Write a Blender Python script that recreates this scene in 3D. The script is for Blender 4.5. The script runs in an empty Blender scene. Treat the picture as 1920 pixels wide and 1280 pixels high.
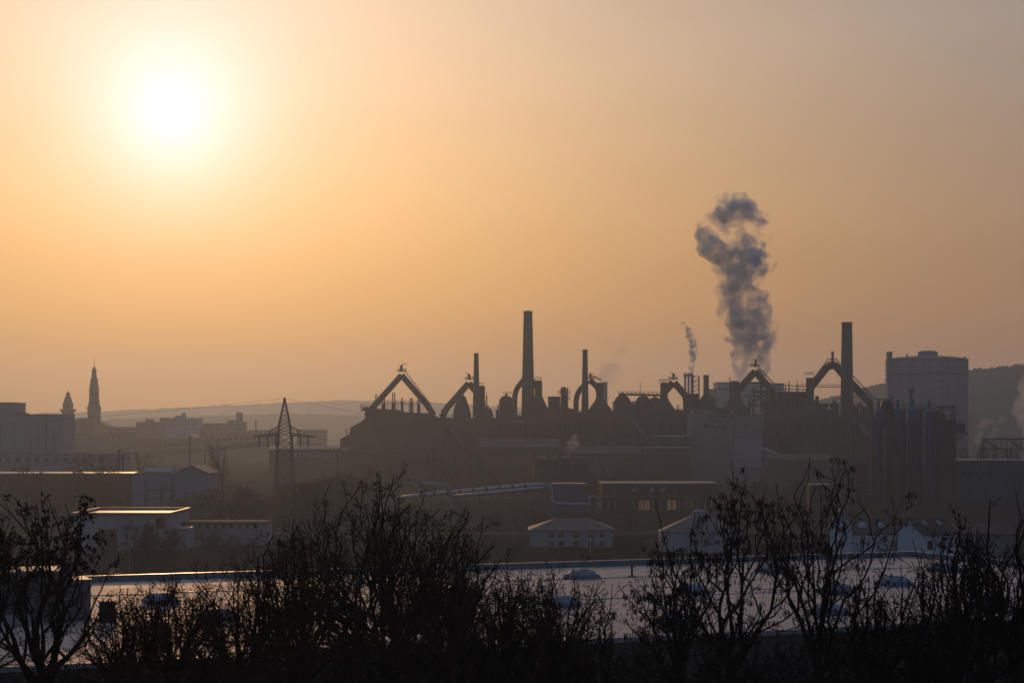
import bpy, math, random
import numpy as np
from mathutils import Vector, Matrix, noise

S = bpy.context.scene
COL = S.collection
F = 70.0 / 36.0 * 1920.0      # focal length of the view in photo pixels
CAMZ = 25.0
HZ = 800.0                    # image row of the horizon
SUN_EL, SUN_AZ = math.radians(8.75), math.radians(-9.7)   # azimuth measured from +Y towards +X


def W(x, y, D):
    """the place D metres ahead that is seen at photo pixel x, y"""
    return Vector(((x - 960.0) / F * D, D, CAMZ - (y - HZ) / F * D))


def mpp(D):
    return D / F


def gz(y):
    """height of the ground at distance y"""
    if y <= 0:
        return 23.4
    if y < 125:
        t = y / 125.0
        return 23.4 * (1 - t) ** 1.0
    return 0.0


# ------------------------------------------------------------------ materials
MATS = {}


def mat(name, col, rough=0.85, var=0.25, scale=0.4, metal=0.0, spec=0.3, stretch=None, bump=0.0):
    if name in MATS:
        return MATS[name]
    m = bpy.data.materials.new(name)
    m.use_nodes = True
    nt = m.node_tree
    p = nt.nodes['Principled BSDF']
    tc = nt.nodes.new('ShaderNodeTexCoord')
    src = tc.outputs['Object']
    if stretch:
        mp = nt.nodes.new('ShaderNodeMapping')
        mp.inputs['Scale'].default_value = stretch
        nt.links.new(src, mp.inputs['Vector'])
        src = mp.outputs['Vector']
    n = nt.nodes.new('ShaderNodeTexNoise')
    n.inputs['Scale'].default_value = scale
    n.inputs['Detail'].default_value = 6
    n.inputs['Roughness'].default_value = 0.65
    nt.links.new(src, n.inputs['Vector'])
    r = nt.nodes.new('ShaderNodeValToRGB')
    r.color_ramp.elements[0].position = 0.3
    r.color_ramp.elements[1].position = 0.7
    r.color_ramp.elements[0].color = [c * (1 - var) for c in col] + [1]
    r.color_ramp.elements[1].color = [min(1, c * (1 + var)) for c in col] + [1]
    nt.links.new(n.outputs['Fac'], r.inputs['Fac'])
    nt.links.new(r.outputs['Color'], p.inputs['Base Color'])
    p.inputs['Roughness'].default_value = rough
    p.inputs['Metallic'].default_value = metal
    p.inputs['Specular IOR Level'].default_value = spec
    if bump:
        b = nt.nodes.new('ShaderNodeBump')
        b.inputs['Strength'].default_value = bump
        b.inputs['Distance'].default_value = 0.2
        nt.links.new(n.outputs['Fac'], b.inputs['Height'])
        nt.links.new(b.outputs['Normal'], p.inputs['Normal'])
    MATS[name] = m
    return m


def volmat(name, col, density, aniso=0.0, absorb=None, noisy=None):
    m = bpy.data.materials.new(name)
    m.use_nodes = True
    nt = m.node_tree
    for n in list(nt.nodes):
        nt.nodes.remove(n)
    out = nt.nodes.new('ShaderNodeOutputMaterial')
    v = nt.nodes.new('ShaderNodeVolumePrincipled')
    v.inputs['Color'].default_value = (*col, 1)
    v.inputs['Density'].default_value = density
    v.inputs['Anisotropy'].default_value = aniso
    if absorb:
        v.inputs['Absorption Color'].default_value = (*absorb, 1)
    if noisy:
        sc, lo, hi = noisy
        tc = nt.nodes.new('ShaderNodeTexCoord')
        n = nt.nodes.new('ShaderNodeTexNoise')
        n.inputs['Scale'].default_value = sc
        n.inputs['Detail'].default_value = 5
        n.inputs['Roughness'].default_value = 0.6
        nt.links.new(tc.outputs['Object'], n.inputs['Vector'])
        mr = nt.nodes.new('ShaderNodeMapRange')
        mr.inputs['From Min'].default_value = lo
        mr.inputs['From Max'].default_value = hi
        mr.inputs['To Min'].default_value = 0.0
        mr.inputs['To Max'].default_value = density
        nt.links.new(n.outputs['Fac'], mr.inputs['Value'])
        nt.links.new(mr.outputs['Result'], v.inputs['Density'])
    nt.links.new(v.outputs['Volume'], out.inputs['Volume'])
    return m


M_RUST = mat('rusted steel', (0.062, 0.046, 0.040), 0.75, 0.35, 0.12)
M_RUST2 = mat('dark corroded steel', (0.045, 0.038, 0.036), 0.7, 0.3, 0.2)
M_BRICK = mat('sooty brick', (0.075, 0.052, 0.045), 0.9, 0.3, 0.15)
M_STEEL = mat('painted steel', (0.05, 0.05, 0.052), 0.6, 0.2, 0.6)
M_CONC = mat('weathered concrete', (0.16, 0.145, 0.145), 0.9, 0.25, 0.1)
M_GREYC = mat('pale concrete', (0.30, 0.29, 0.29), 0.9, 0.15, 0.1)
M_CLAD = mat('grey cladding', (0.22, 0.22, 0.24), 0.7, 0.12, 0.08)
M_BLUE = mat('blue painted steel', (0.035, 0.09, 0.16), 0.65, 0.35, 0.5, stretch=(1, 1, 0.15))
M_TEAL = mat('green grey painted steel', (0.04, 0.07, 0.075), 0.65, 0.3, 0.5, stretch=(1, 1, 0.15))
M_STONE = mat('church stone', (0.20, 0.15, 0.12), 0.9, 0.2, 0.2)
M_SLATE = mat('slate roof', (0.06, 0.06, 0.065), 0.6, 0.2, 0.4)
M_TILE = mat('brown roof tile', (0.085, 0.05, 0.042), 0.8, 0.25, 1.5)
M_WHITE = mat('white render', (0.50, 0.50, 0.51), 0.9, 0.06, 0.3)
M_OFFW = mat('off white panel', (0.27, 0.27, 0.28), 0.8, 0.08, 0.3)
M_DARK = mat('dark opening', (0.02, 0.02, 0.022), 0.4, 0.2, 1.0)
M_GLASS = mat('window glass', (0.02, 0.022, 0.025), 0.08, 0.2, 1.0, spec=0.6)
M_ROOFM = mat('grey roofing felt', (0.10, 0.10, 0.105), 0.45, 0.25, 0.3)
M_ROOFS = mat('smooth metal roof', (0.22, 0.22, 0.23), 0.45, 0.5, 0.25, spec=0.5)
M_ALU = mat('aluminium coping', (0.35, 0.35, 0.36), 0.35, 0.1, 0.5, metal=0.6)
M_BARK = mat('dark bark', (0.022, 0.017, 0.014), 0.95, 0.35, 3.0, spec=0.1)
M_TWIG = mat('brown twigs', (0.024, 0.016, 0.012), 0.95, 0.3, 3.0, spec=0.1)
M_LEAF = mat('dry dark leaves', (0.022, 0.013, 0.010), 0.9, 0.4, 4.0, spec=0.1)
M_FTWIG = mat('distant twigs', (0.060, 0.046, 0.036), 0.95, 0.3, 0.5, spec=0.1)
M_OCHRE = mat('ochre winter leaves', (0.13, 0.075, 0.035), 0.95, 0.4, 0.5, spec=0.1)
M_FIR = mat('dark fir needles', (0.022, 0.030, 0.022), 0.95, 0.35, 0.8, spec=0.1)
M_CABLE = mat('bare cable', (0.04, 0.035, 0.03), 0.6, 0.1, 1.0)
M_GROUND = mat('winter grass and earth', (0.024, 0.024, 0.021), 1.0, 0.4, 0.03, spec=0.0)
M_ASPH = mat('asphalt', (0.03, 0.03, 0.031), 0.95, 0.15, 0.6, spec=0.03)
M_HILL = mat('wooded hillside', (0.050, 0.050, 0.038), 1.0, 0.4, 0.02, spec=0.0)


# ------------------------------------------------------------------ mesh builder
class MB:
    def __init__(self):
        self.v, self.f = [], []

    def add(self, vs, fs):
        b = len(self.v)
        self.v.extend([tuple(p) for p in vs])
        self.f.extend([tuple(b + i for i in q) for q in fs])
        return self

    def box(self, lo, hi):
        x0, y0, z0 = lo
        x1, y1, z1 = hi
        vs = [(x0, y0, z0), (x1, y0, z0), (x1, y1, z0), (x0, y1, z0), (x0, y0, z1), (x1, y0, z1), (x1, y1, z1), (x0, y1, z1)]
        return self.add(vs, [(3, 2, 1, 0), (4, 5, 6, 7), (0, 1, 5, 4), (1, 2, 6, 5), (2, 3, 7, 6), (3, 0, 4, 7)])

    def pbox(self, x0, y0, x1, y1, D, depth):
        """box whose front, D metres ahead, fills the photo rectangle"""
        a, b = W(x0, y1, D), W(x1, y0, D)
        return self.box((a.x, D, a.z), (b.x, D + depth, b.z))

    def prism(self, pts, D, depth):
        """outline given in photo pixels, at its own distance, with real thickness"""
        P = [W(x, y, D) for x, y in pts]
        n = len(P)
        area = sum(P[i].x * P[(i + 1) % n].z - P[(i + 1) % n].x * P[i].z for i in range(n))
        if area < 0:
            P.reverse()
        vs = [tuple(p) for p in P] + [(p.x, p.y + depth, p.z) for p in P]
        fs = [tuple(range(n)), tuple(range(2 * n - 1, n - 1, -1))]
        fs += [(i, i + n, (i + 1) % n + n, (i + 1) % n) for i in range(n)]
        return self.add(vs, fs)

    def tube(self, pts, rad, n=10, cap=True):
        pts = [Vector(p) for p in pts]
        m = len(pts)
        if not isinstance(rad, (list, tuple)):
            rad = [rad] * m
        vs, fs = [], []
        for i, p in enumerate(pts):
            d = (pts[min(i + 1, m - 1)] - pts[max(i - 1, 0)]).normalized()
            a = d.cross(Vector((0, 1, 0)))
            if a.length < 1e-3:
                a = d.cross(Vector((1, 0, 0)))
            a.normalize()
            b = d.cross(a)
            for k in range(n):
                t = 2 * math.pi * k / n
                vs.append(p + (a * math.cos(t) + b * math.sin(t)) * rad[i])
        for i in range(m - 1):
            for k in range(n):
                fs.append((i * n + k, i * n + (k + 1) % n, (i + 1) * n + (k + 1) % n, (i + 1) * n + k))
        if cap:
            fs.append(tuple(range(n - 1, -1, -1)))
            fs.append(tuple((m - 1) * n + k for k in range(n)))
        return self.add(vs, fs)

    def bar(self, p, q, r):
        return self.tube([p, q], r, 4)

    def lathe(self, c, prof, n=24):
        """profile of (radius, z) about the vertical through c, from bottom to top"""
        vs, fs = [], []
        m = len(prof)
        for r, z in prof:
            for k in range(n):
                t = 2 * math.pi * (k + 0.5) / n
                vs.append((c[0] + r * math.cos(t), c[1] + r * math.sin(t), z))
        for i in range(m - 1):
            for k in range(n):
                fs.append((i * n + k, i * n + (k + 1) % n, (i + 1) * n + (k + 1) % n, (i + 1) * n + k))
        fs.append(tuple(range(n - 1, -1, -1)))
        fs.append(tuple((m - 1) * n + k for k in range(n)))
        return self.add(vs, fs)

    def build(self, name, m, parent=None, smooth=False, props=None):
        me = bpy.data.meshes.new(name)
        off = Vector((0, 0, 0))
        if parent is not None:
            r = parent
            while r.parent:
                r = r.parent
            off = r.location
        me.from_pydata([(v[0] - off.x, v[1] - off.y, v[2] - off.z) for v in self.v], [], self.f)
        me.update()
        if smooth:
            me.polygons.foreach_set('use_smooth', [True] * len(me.polygons))
        me.materials.append(m)
        o = bpy.data.objects.new(name, me)
        COL.objects.link(o)
        if parent is not None:
            o.parent = parent
        if props:
            for k, v in props.items():
                o[k] = v
        return o


def thing(name, label, cat, loc, group=None):
    o = bpy.data.objects.new(name, None)
    o.empty_display_size = 0.2
    COL.objects.link(o)
    o.location = loc
    o['label'] = label
    o['category'] = cat
    if group:
        o['group'] = group
    return o


def tag(o, label, cat, group=None):
    o['label'] = label
    o['category'] = cat
    if group:
        o['group'] = group
    return o


def kind(o, k):
    o['kind'] = k
    return o


def dup(root, loc, rotz=0.0, scale=1.0, label=None, group=None):
    r = root.copy()
    COL.objects.link(r)
    r.location = loc
    r.rotation_euler = (0, 0, rotz)
    r.scale = (scale, scale, scale)
    if label:
        r['label'] = label
    if group:
        r['group'] = group
    for ch in list(root.children):
        c = ch.copy()
        COL.objects.link(c)
        c.parent = r
        for g in list(ch.children):
            d = g.copy()
            COL.objects.link(d)
            d.parent = c
    return r


def base(x, D, z=0.0):
    p = W(x, HZ, D)
    return Vector((p.x, D, z))


# ------------------------------------------------------------------ world, sun, camera
def make_world():
    w = bpy.data.worlds.new('World')
    S.world = w
    w.use_nodes = True
    nt = w.node_tree
    bg = nt.nodes['Background']
    sk = nt.nodes.new('ShaderNodeTexSky')
    sk.sky_type = 'NISHITA'
    sk.sun_disc = False
    sk.sun_elevation = SUN_EL
    sk.sun_rotation = SUN_AZ
    sk.air_density = 1.5
    sk.dust_density = 6.0
    sk.ozone_density = 1.0
    # thin high haze round the sun: a glow that depends only on the angle to the sun in the sky
    sd = Vector((math.sin(SUN_AZ) * math.cos(SUN_EL), math.cos(SUN_AZ) * math.cos(SUN_EL), math.sin(SUN_EL)))
    tc = nt.nodes.new('ShaderNodeTexCoord')
    dot = nt.nodes.new('ShaderNodeVectorMath')
    dot.operation = 'DOT_PRODUCT'
    dot.inputs[1].default_value = sd
    nt.links.new(tc.outputs['Generated'], dot.inputs[0])
    clampm = nt.nodes.new('ShaderNodeClamp')
    clampm.inputs['Min'].default_value = -1
    nt.links.new(dot.outputs['Value'], clampm.inputs['Value'])
    ac = nt.nodes.new('ShaderNodeMath')
    ac.operation = 'ARCCOSINE'
    nt.links.new(clampm.outputs['Result'], ac.inputs[0])
    cur = sk.outputs['Color']

    def lobe(width, power, col, prev):
        """adds col * exp(-(angle/width)^power)"""
        d = nt.nodes.new('ShaderNodeMath')
        d.operation = 'DIVIDE'
        nt.links.new(ac.outputs[0], d.inputs[0])
        d.inputs[1].default_value = math.radians(width)
        pw = nt.nodes.new('ShaderNodeMath')
        pw.operation = 'POWER'
        nt.links.new(d.outputs[0], pw.inputs[0])
        pw.inputs[1].default_value = power
        ng = nt.nodes.new('ShaderNodeMath')
        ng.operation = 'MULTIPLY'
        nt.links.new(pw.outputs[0], ng.inputs[0])
        ng.inputs[1].default_value = -1
        ex = nt.nodes.new('ShaderNodeMath')
        ex.operation = 'EXPONENT'
        nt.links.new(ng.outputs[0], ex.inputs[0])
        sc = nt.nodes.new('ShaderNodeVectorMath')
        sc.operation = 'SCALE'
        sc.inputs[0].default_value = col
        nt.links.new(ex.outputs[0], sc.inputs['Scale'])
        ad = nt.nodes.new('ShaderNodeVectorMath')
        ad.operation = 'ADD'
        nt.links.new(prev, ad.inputs[0])
        nt.links.new(sc.outputs[0], ad.inputs[1])
        return ad.outputs[0]

    k = 1.0 / (0.05 * EXPO)
    for width, power, col in LOBES:
        cur = lobe(width, power, [c * k for c in col], cur)
    # thin veil of high haze, redder the longer the path through the air towards the horizon
    sx = nt.nodes.new('ShaderNodeSeparateXYZ')
    nt.links.new(tc.outputs['Generated'], sx.inputs[0])
    mr = nt.nodes.new('ShaderNodeMapRange')
    mr.interpolation_type = 'SMOOTHSTEP'
    mr.inputs['From Min'].default_value = 0.0
    mr.inputs['From Max'].default_value = 0.24
    nt.links.new(sx.outputs['Z'], mr.inputs['Value'])
    vm = nt.nodes.new('ShaderNodeMix')
    vm.data_type = 'RGBA'
    nt.links.new(mr.outputs['Result'], vm.inputs['Factor'])
    vm.inputs['A'].default_value = [c * k for c in VEIL_LOW] + [1]
    vm.inputs['B'].default_value = [c * k for c in VEIL_HIGH] + [1]
    gm = nt.nodes.new('ShaderNodeMix')
    gm.data_type = 'RGBA'
    nt.links.new(mr.outputs['Result'], gm.inputs['Factor'])
    gm.inputs['A'].default_value = [GLOW[0] * k * 1.1, GLOW[1] * k * .55, 0, 1]
    gm.inputs['B'].default_value = [c * k for c in GLOW] + [1]
    zero = nt.nodes.new('ShaderNodeVectorMath')
    zero.operation = 'ADD'
    gv = nt.nodes.new('ShaderNodeVectorMath')
    gv.operation = 'MULTIPLY'
    nt.links.new(gm.outputs['Result'], gv.inputs[0])
    nt.links.new(lobe(GLOW_W, 1.5, (1, 1, 1), zero.outputs[0]), gv.inputs[1])
    ga = nt.nodes.new('ShaderNodeVectorMath')
    ga.operation = 'ADD'
    nt.links.new(cur, ga.inputs[0])
    nt.links.new(gv.outputs[0], ga.inputs[1])
    cur = ga.outputs[0]
    one = nt.nodes.new('ShaderNodeVectorMath')
    one.operation = 'ADD'
    sm = nt.nodes.new('ShaderNodeMapping')
    sm.inputs['Scale'].default_value = (1.5, 1.5, 9.0)
    sm.inputs['Rotation'].default_value = (0.0, 0.22, 0.0)
    nt.links.new(tc.outputs['Generated'], sm.inputs['Vector'])
    sn = nt.nodes.new('ShaderNodeTexNoise')
    sn.inputs['Scale'].default_value = 2.6
    sn.inputs['Detail'].default_value = 4
    nt.links.new(sm.outputs['Vector'], sn.inputs['Vector'])
    sr = nt.nodes.new('ShaderNodeMapRange')
    sr.inputs['To Min'].default_value = 0.80
    sr.inputs['To Max'].default_value = 1.20
    nt.links.new(sn.outputs['Fac'], sr.inputs['Value'])
    ul = nt.nodes.new('ShaderNodeVectorMath')
    ul.operation = 'SCALE'
    nt.links.new(lobe(VEIL_W, 2.2, (1, 1, 1), one.outputs[0]), ul.inputs[0])
    nt.links.new(sr.outputs['Result'], ul.inputs['Scale'])
    unit_lobe = ul.outputs[0]
    vv = nt.nodes.new('ShaderNodeVectorMath')
    vv.operation = 'MULTIPLY'
    nt.links.new(vm.outputs['Result'], vv.inputs[0])
    nt.links.new(unit_lobe, vv.inputs[1])
    va = nt.nodes.new('ShaderNodeVectorMath')
    va.operation = 'ADD'
    nt.links.new(cur, va.inputs[0])
    nt.links.new(vv.outputs[0], va.inputs[1])
    cur = va.outputs[0]
    # clear blue sky away from the sun: blue * (1 - exp(-(angle/55)^2))
    ad = nt.nodes.new('ShaderNodeVectorMath')
    ad.operation = 'ADD'
    nt.links.new(cur, ad.inputs[0])
    ad.inputs[1].default_value = [c * k for c in BLUE]
    cur = lobe(BLUE_W, 2.0, [-c * k for c in BLUE], ad.outputs[0])
    nt.links.new(cur, bg.inputs['Color'])
    bg.inputs['Strength'].default_value = 0.05
    w.cycles.sampling_method = 'MANUAL'
    w.cycles.sample_map_resolution = 1024


EXPO = 2.0 ** -1.9
LOBES = [(2.05, 1.4, (0.35, 0.50, 0.84))]
GLOW, GLOW_W = (0.13, 0.17, 0.31), 7.6
VEIL_LOW, VEIL_HIGH, VEIL_W = (0.33, 0.145, 0.01), (0.235, 0.21, 0.215), 48.0
BLUE, BLUE_W = (0.064, 0.113, 0.22), 52.0
make_world()

sun = bpy.data.lights.new('sun', 'SUN')
sun.energy = 1.8
sun.angle = math.radians(0.5)
sun.color = (1.0, 0.52, 0.22)
so = bpy.data.objects.new('sun', sun)
COL.objects.link(so)
so.rotation_euler = (-Vector((math.sin(SUN_AZ) * math.cos(SUN_EL), math.cos(SUN_AZ) * math.cos(SUN_EL), math.sin(SUN_EL)))).to_track_quat('-Z', 'Y').to_euler()
so.location = (0, 0, 150)

cam = bpy.data.cameras.new('camera')
co = bpy.data.objects.new('camera', cam)
COL.objects.link(co)
S.camera = co
co.location = (0, 0, CAMZ)
co.rotation_euler = (math.pi / 2, 0, 0)
cam.lens = 70
cam.sensor_width = 36
cam.shift_y = (HZ - 640.0) / 1920.0
cam.clip_end = 20000
cam.clip_start = 0.5

S.view_settings.view_transform = 'Standard'
S.view_settings.look = 'None'
S.view_settings.gamma = 1.0
S.view_settings.exposure = -1.9
S.render.engine = 'CYCLES'
S.cycles.use_denoising = True
S.cycles.max_bounces = 5
S.cycles.diffuse_bounces = 2
S.cycles.glossy_bounces = 2
S.cycles.transmission_bounces = 2
S.cycles.transparent_max_bounces = 8
S.cycles.volume_bounces = 1
S.cycles.volume_step_rate = 0.12
S.cycles.volume_max_steps = 512

# ------------------------------------------------------------------ air
HAZE_TOP = 215.0
hz = MB().box((-3400, -160, -1.2), (3400, 6600, HAZE_TOP)).build('haze', volmat('haze air', (0.57, 0.74, 1.0), 2.3e-4, 0.70, absorb=(0.4, 0.4, 0.42)))
kind(hz, 'stuff')
hz['label'] = 'pale morning haze filling the valley'

# ------------------------------------------------------------------ ground and hills
def ground():
    m = MB()
    ys = [-150, -60, 0, 20, 40, 60, 80, 100, 125, 160, 220, 300, 400, 520, 680, 900, 1200, 1700, 2400, 3400, 4800, 6500]
    xs = [-3300, -2000, -1200, -700, -400, -200, -100, -40, 0, 40, 100, 200, 400, 700, 1200, 2000, 3300]
    vs = [(x, y, gz(y)) for y in ys for x in xs]
    nx = len(xs)
    fs = [(j * nx + i, j * nx + i + 1, (j + 1) * nx + i + 1, (j + 1) * nx + i) for j in range(len(ys) - 1) for i in range(nx - 1)]
    m.add(vs, fs)
    kind(m.build('ground', M_GROUND), 'structure')


ground()


def ridge(name, pts, D, depth, rough, seed, step):
    """a hill range: crest follows pts (photo pixels at D), falling to the plain in front and behind"""
    rng = random.Random(seed)
    m = MB()
    x0, x1 = pts[0][0], pts[-1][0]
    cols = []
    x = x0
    while x <= x1 + 1e-6:
        for (a, ya), (b, yb) in zip(pts, pts[1:]):
            if a <= x <= b:
                t = (x - a) / (b - a)
                y = ya + (yb - ya) * t
        p = W(x, y, D)
        h0 = p.z + rough * noise.noise((x * 0.05, seed, 0))
        h = h0 + rough * 0.8 * rng.uniform(-1, 1)
        col = []
        for s, k in ((-depth, 0.0), (-depth * 0.75, 0.14), (-depth * 0.5, 0.42), (-depth * 0.25, 0.75), (-depth * 0.1, 0.93), (0, 1.0), (depth * 0.6, 0.5), (depth, 0.0)):
            jit = rough * .5 * rng.uniform(-1, 1) if 0 < k else 0
            xx = p.x * (D + s) / D
            col.append((xx, D + s, max(0.0, h if k == 1.0 else h0 * k)))
        cols.append(col)
        x += step
    n = len(cols[0])
    vs = [v for c in cols for v in c]
    fs = [(i * n + k, (i + 1) * n + k, (i + 1) * n + k + 1, i * n + k + 1) for i in range(len(cols) - 1) for k in range(n - 1)]
    m.add(vs, fs)
    o = m.build(name, M_HILL)
    kind(o, 'structure')
    return o


ridge('far_hills', [(-500, 772), (0, 776), (150, 772), (330, 764), (480, 757), (640, 750), (760, 752), (900, 760), (1100, 770), (1400, 764), (1700, 752), (2500, 748)], 5200, 700, 2.0, 5, 12)
ridge('middle_hills', [(-500, 792), (60, 790), (250, 784), (420, 778), (560, 775), (700, 780), (1000, 786), (1500, 784)], 3600, 500, 1.5, 9, 10)
ridge('wooded_hill', [(1180, 799), (1350, 775), (1480, 757), (1540, 748), (1640, 722), (1740, 705), (1815, 694), (1880, 686), (1960, 680), (2150, 674), (2500, 690)], 2250, 480, 1.6, 3, 2.5)

# ------------------------------------------------------------------ the ironworks (about 950 m away)
DW = 950.0


def windows(root, rects, D, m=M_DARK, name='window'):
    for (x0, y0, x1, y1) in rects:
        MB().pbox(x0, y0, x1, y1, D - 0.06, 0.09).build(name, m, root)


def rows(x0, x1, n, y0, y1, fill=0.55):
    st = (x1 - x0) / n
    return [(x0 + i * st, y0, x0 + i * st + st * fill, y1) for i in range(n)]


def framed(root, rects, D, m=None):
    for (x0, y0, x1, y1) in rects:
        w = MB().pbox(x0 - .7, y0 - .7, x1 + .7, y1 + .7, D - .05, .08).build('window', M_OFFW, root)
        xm = (x0 + x1) / 2
        MB().pbox(x0, y0, xm - .3, y1, D - .06, .05).pbox(xm + .3, y0, x1, y1, D - .06, .05).build('pane', M_GLASS, w)


def railing(x0, x1, y, D, h=1.3, n=6, parent=None, y1=None, depth=2.2):
    """a handrail standing on row y, on the near and the far edge of a walkway"""
    m = MB()
    y1 = y if y1 is None else y1
    for dd in (0, depth):
        a, b = W(x0, y, D), W(x1, y1, D)
        a.y += dd
        b.y += dd
        up = Vector((0, 0, h))
        m.bar(a + up, b + up, 0.07)
        m.bar(a + up * 0.5, b + up * 0.5, 0.05)
        for i in range(n + 1):
            p = a.lerp(b, i / n)
            m.bar(p, p + up, 0.06)
    for e in (W(x0, y, D), W(x1, y1, D)):
        m.bar(e + Vector((0, 0, h)), e + Vector((0, depth, h)), 0.06)
    return m.build('railing', M_STEEL, parent)


def chimney(x, ytop, wtop, ybot, wbot, D, label, m=M_BRICK, bands=True):
    r = thing('factory_chimney', label, 'chimney', base(x, D), 'chimneys of the ironworks')
    k = mpp(D)
    zt, zb = W(x, ytop, D).z, W(x, ybot, D).z
    c = (r.location.x, D)
    rt, rb = wtop / 2 * k, wbot / 2 * k
    MB().lathe(c, [(rb * 1.06, 0), (rb * 1.04, zb * 0.7), (rb, zb), (rt, zt - 1.2)], 24).build('shaft', m, r, True)
    MB().lathe(c, [(rt * 1.05, zt - 1.2), (rt * 1.05, zt), (rt * 0.72, zt), (rt * 0.72, zt - 0.6)], 24).build('rim', M_RUST2, r)
    if bands:
        for i in range(1, 6):
            b = MB()
            z = zb + (zt - zb) * i / 6.2
            rr = rb + (rt - rb) * i / 6.2
            b.lathe(c, [(rr * 1.012 + 0.03, z), (rr * 1.012 + 0.03, z + 0.25)], 24)
            b.build('hoop', M_STEEL, r)
    lad = MB()
    for s in (-0.25, 0.25):
        lad.bar((c[0] + s - rb * 0.5, D - rb * 0.95, zb), (c[0] + s - rt * 0.5, D - rt * 0.95, zt), 0.05)
    lad.build('ladder', M_STEEL, r)
    return r


chimney(893, 662, 8.6, 772, 13.5, DW - 6, 'slim factory chimney second shortest of the row, passing in front of a leaning pipe frame', M_BRICK)
chimney(990, 583, 16.5, 772, 25, DW - 8, 'tallest and thickest brick factory chimney, in the middle of the ironworks')
chimney(1097, 655, 9.4, 772, 13.5, DW - 6, 'slim chimney rising out of a rounded pipe arch right of the tallest chimney')
chimney(1588, 604, 19.5, 775, 24.5, DW - 8, 'thick dark chimney at the right end of the ironworks beside the last pipe arch')
chimney(1324, 703, 10.2, 745, 10.8, DW - 2, 'short stubby steel chimney growing out of a stove dome', M_RUST, False)


def pipe(root, pts, rpx, D, m=M_RUST, name='gas_pipe'):
    P = [W(x, y, D) for x, y in pts]
    # round the corners
    Q = [P[0]]
    for i in range(1, len(P) - 1):
        a, b, c = P[i - 1], P[i], P[i + 1]
        l = min((b - a).length, (c - b).length, 5.0) * 0.4
        p, q = b + (a - b).normalized() * l, b + (c - b).normalized() * l
        for t in (0, 0.33, 0.67, 1):
            Q.append(p.lerp(b, t).lerp(b.lerp(q, t), t))
    Q.append(P[-1])
    return MB().tube(Q, rpx * mpp(D), 12).build(name, m, root, True)


def furnace(label, D, legs, rpx, apex=None, stack=None, arm=None, tank=None, rails=(), cone=None):
    ax, ay = apex if apex else legs[0][0]
    r = thing('blast_furnace', label, 'blast furnace', base(ax, D), 'blast furnaces of the ironworks')
    k = mpp(D)
    for L in legs:
        pipe(r, L, rpx, D)
        # flange rings along each pipe
        a, b = W(*L[0], D), W(*L[1], D)
        fl = MB()
        for t in (0.3, 0.55, 0.8):
            p = a.lerp(b, t)
            d = (b - a).normalized() * 0.18
            fl.tube([p - d, p + d], rpx * k * 1.07, 12)
        fl.build('flange', M_RUST2, r)
    if apex:
        p = W(ax, ay, D)
        MB().box((p.x - 8 * k, D - 2.4, p.z), (p.x + 8 * k, D + 2.4, p.z + 0.3)).build('platform', M_STEEL, r)
        railing(ax - 8, ax + 8, ay, D - 2.3, parent=r, depth=4.6, n=5)
    if stack:
        x, y0, y1, w = stack
        a, b = W(x, y1, D), W(x, y0, D)
        w *= k / 2
        MB().lathe((a.x, D), [(w, a.z), (w, b.z - 0.9), (w * 1.35, b.z - 0.8), (w * 1.35, b.z - 0.3), (w * 0.7, b.z)], 12).build('bleeder_stack', M_RUST2, r)
        if arm:
            q0, q1 = W(arm[0], arm[1], D), W(arm[2], arm[3], D)
            MB().bar(q0, q1, 0.16).bar(b, (q0 + q1) / 2, 0.13).build('hoist_arm', M_STEEL, r)
    for t in (tank or []):
        cx, prof = t
        MB().lathe((W(cx, HZ, D).x, D), [(w * k, W(cx, y, D).z) for w, y in prof], 20).build('dust_catcher', M_RUST, r, False)
    for (x0, x1, y0, y1, n) in rails:
        railing(x0, x1, y0, D - 1, parent=r, y1=y1, n=n)
    if cone:
        cx, prof = cone
        MB().lathe((W(cx, HZ, D).x, D), [(w * k, W(cx, y, D).z) for w, y in prof], 20).build('furnace_shell', M_RUST2, r)
    return r


f1 = furnace('leftmost blast furnace with a tall free standing inverted V of gas pipes over small chimneys', DW,
        [[(753, 703), (688, 776)], [(753, 703), (800, 758), (813, 778)]], 5.6, (753, 696), (752.5, 685, 697, 5), (752, 684, 764, 681),
        rails=[(760, 808, 700, 762, 12)])
furnace('blast furnace whose left pipe leans against the second shortest chimney', DW,
        [[(879, 718), (835, 768), (828, 790)], [(879, 718), (896, 738), (896, 780)]], 6.0, (880, 711), (879.5, 701, 712, 4.5), (873, 698, 882, 703),
        tank=[(902, [(9, 800), (9, 770), (8.5, 757), (7.4, 748), (7.4, 724), (6.2, 723)])], rails=[(894, 906, 722, 722, 4)],
        cone=(866, [(18, 800), (17, 775), (13, 760), (7, 744), (3, 741), (3, 738)]))
furnace('blast furnace half hidden behind the tallest chimney, with a bottle shaped tank on the right', DW,
        [[(988, 704), (969, 728), (965, 742), (965, 790)], [(988, 704), (1008, 726), (1008, 780)]], 5.0, None,
        tank=[(1009.5, [(26, 800), (22, 772), (14, 757), (7.2, 742), (7.2, 715), (5.5, 713)])],
        rails=[(1001, 1016, 712, 712, 5), (944, 962, 740, 740, 5)])
furnace('blast furnace with a rounded pipe arch around the slim middle chimney', DW,
        [[(1103, 714), (1085, 733), (1080, 748), (1080, 795)], [(1106, 712), (1122, 728), (1124, 760)]], 5.0, (1107, 710), (1107, 701, 711, 4.5), (1104, 700, 1113, 699.5),
        tank=[(1125, [(26, 800), (23, 770), (17, 761), (9, 750), (6.8, 742), (6.8, 719), (5.5, 717)])], rails=[(1113, 1128, 708, 716, 6)])
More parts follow.
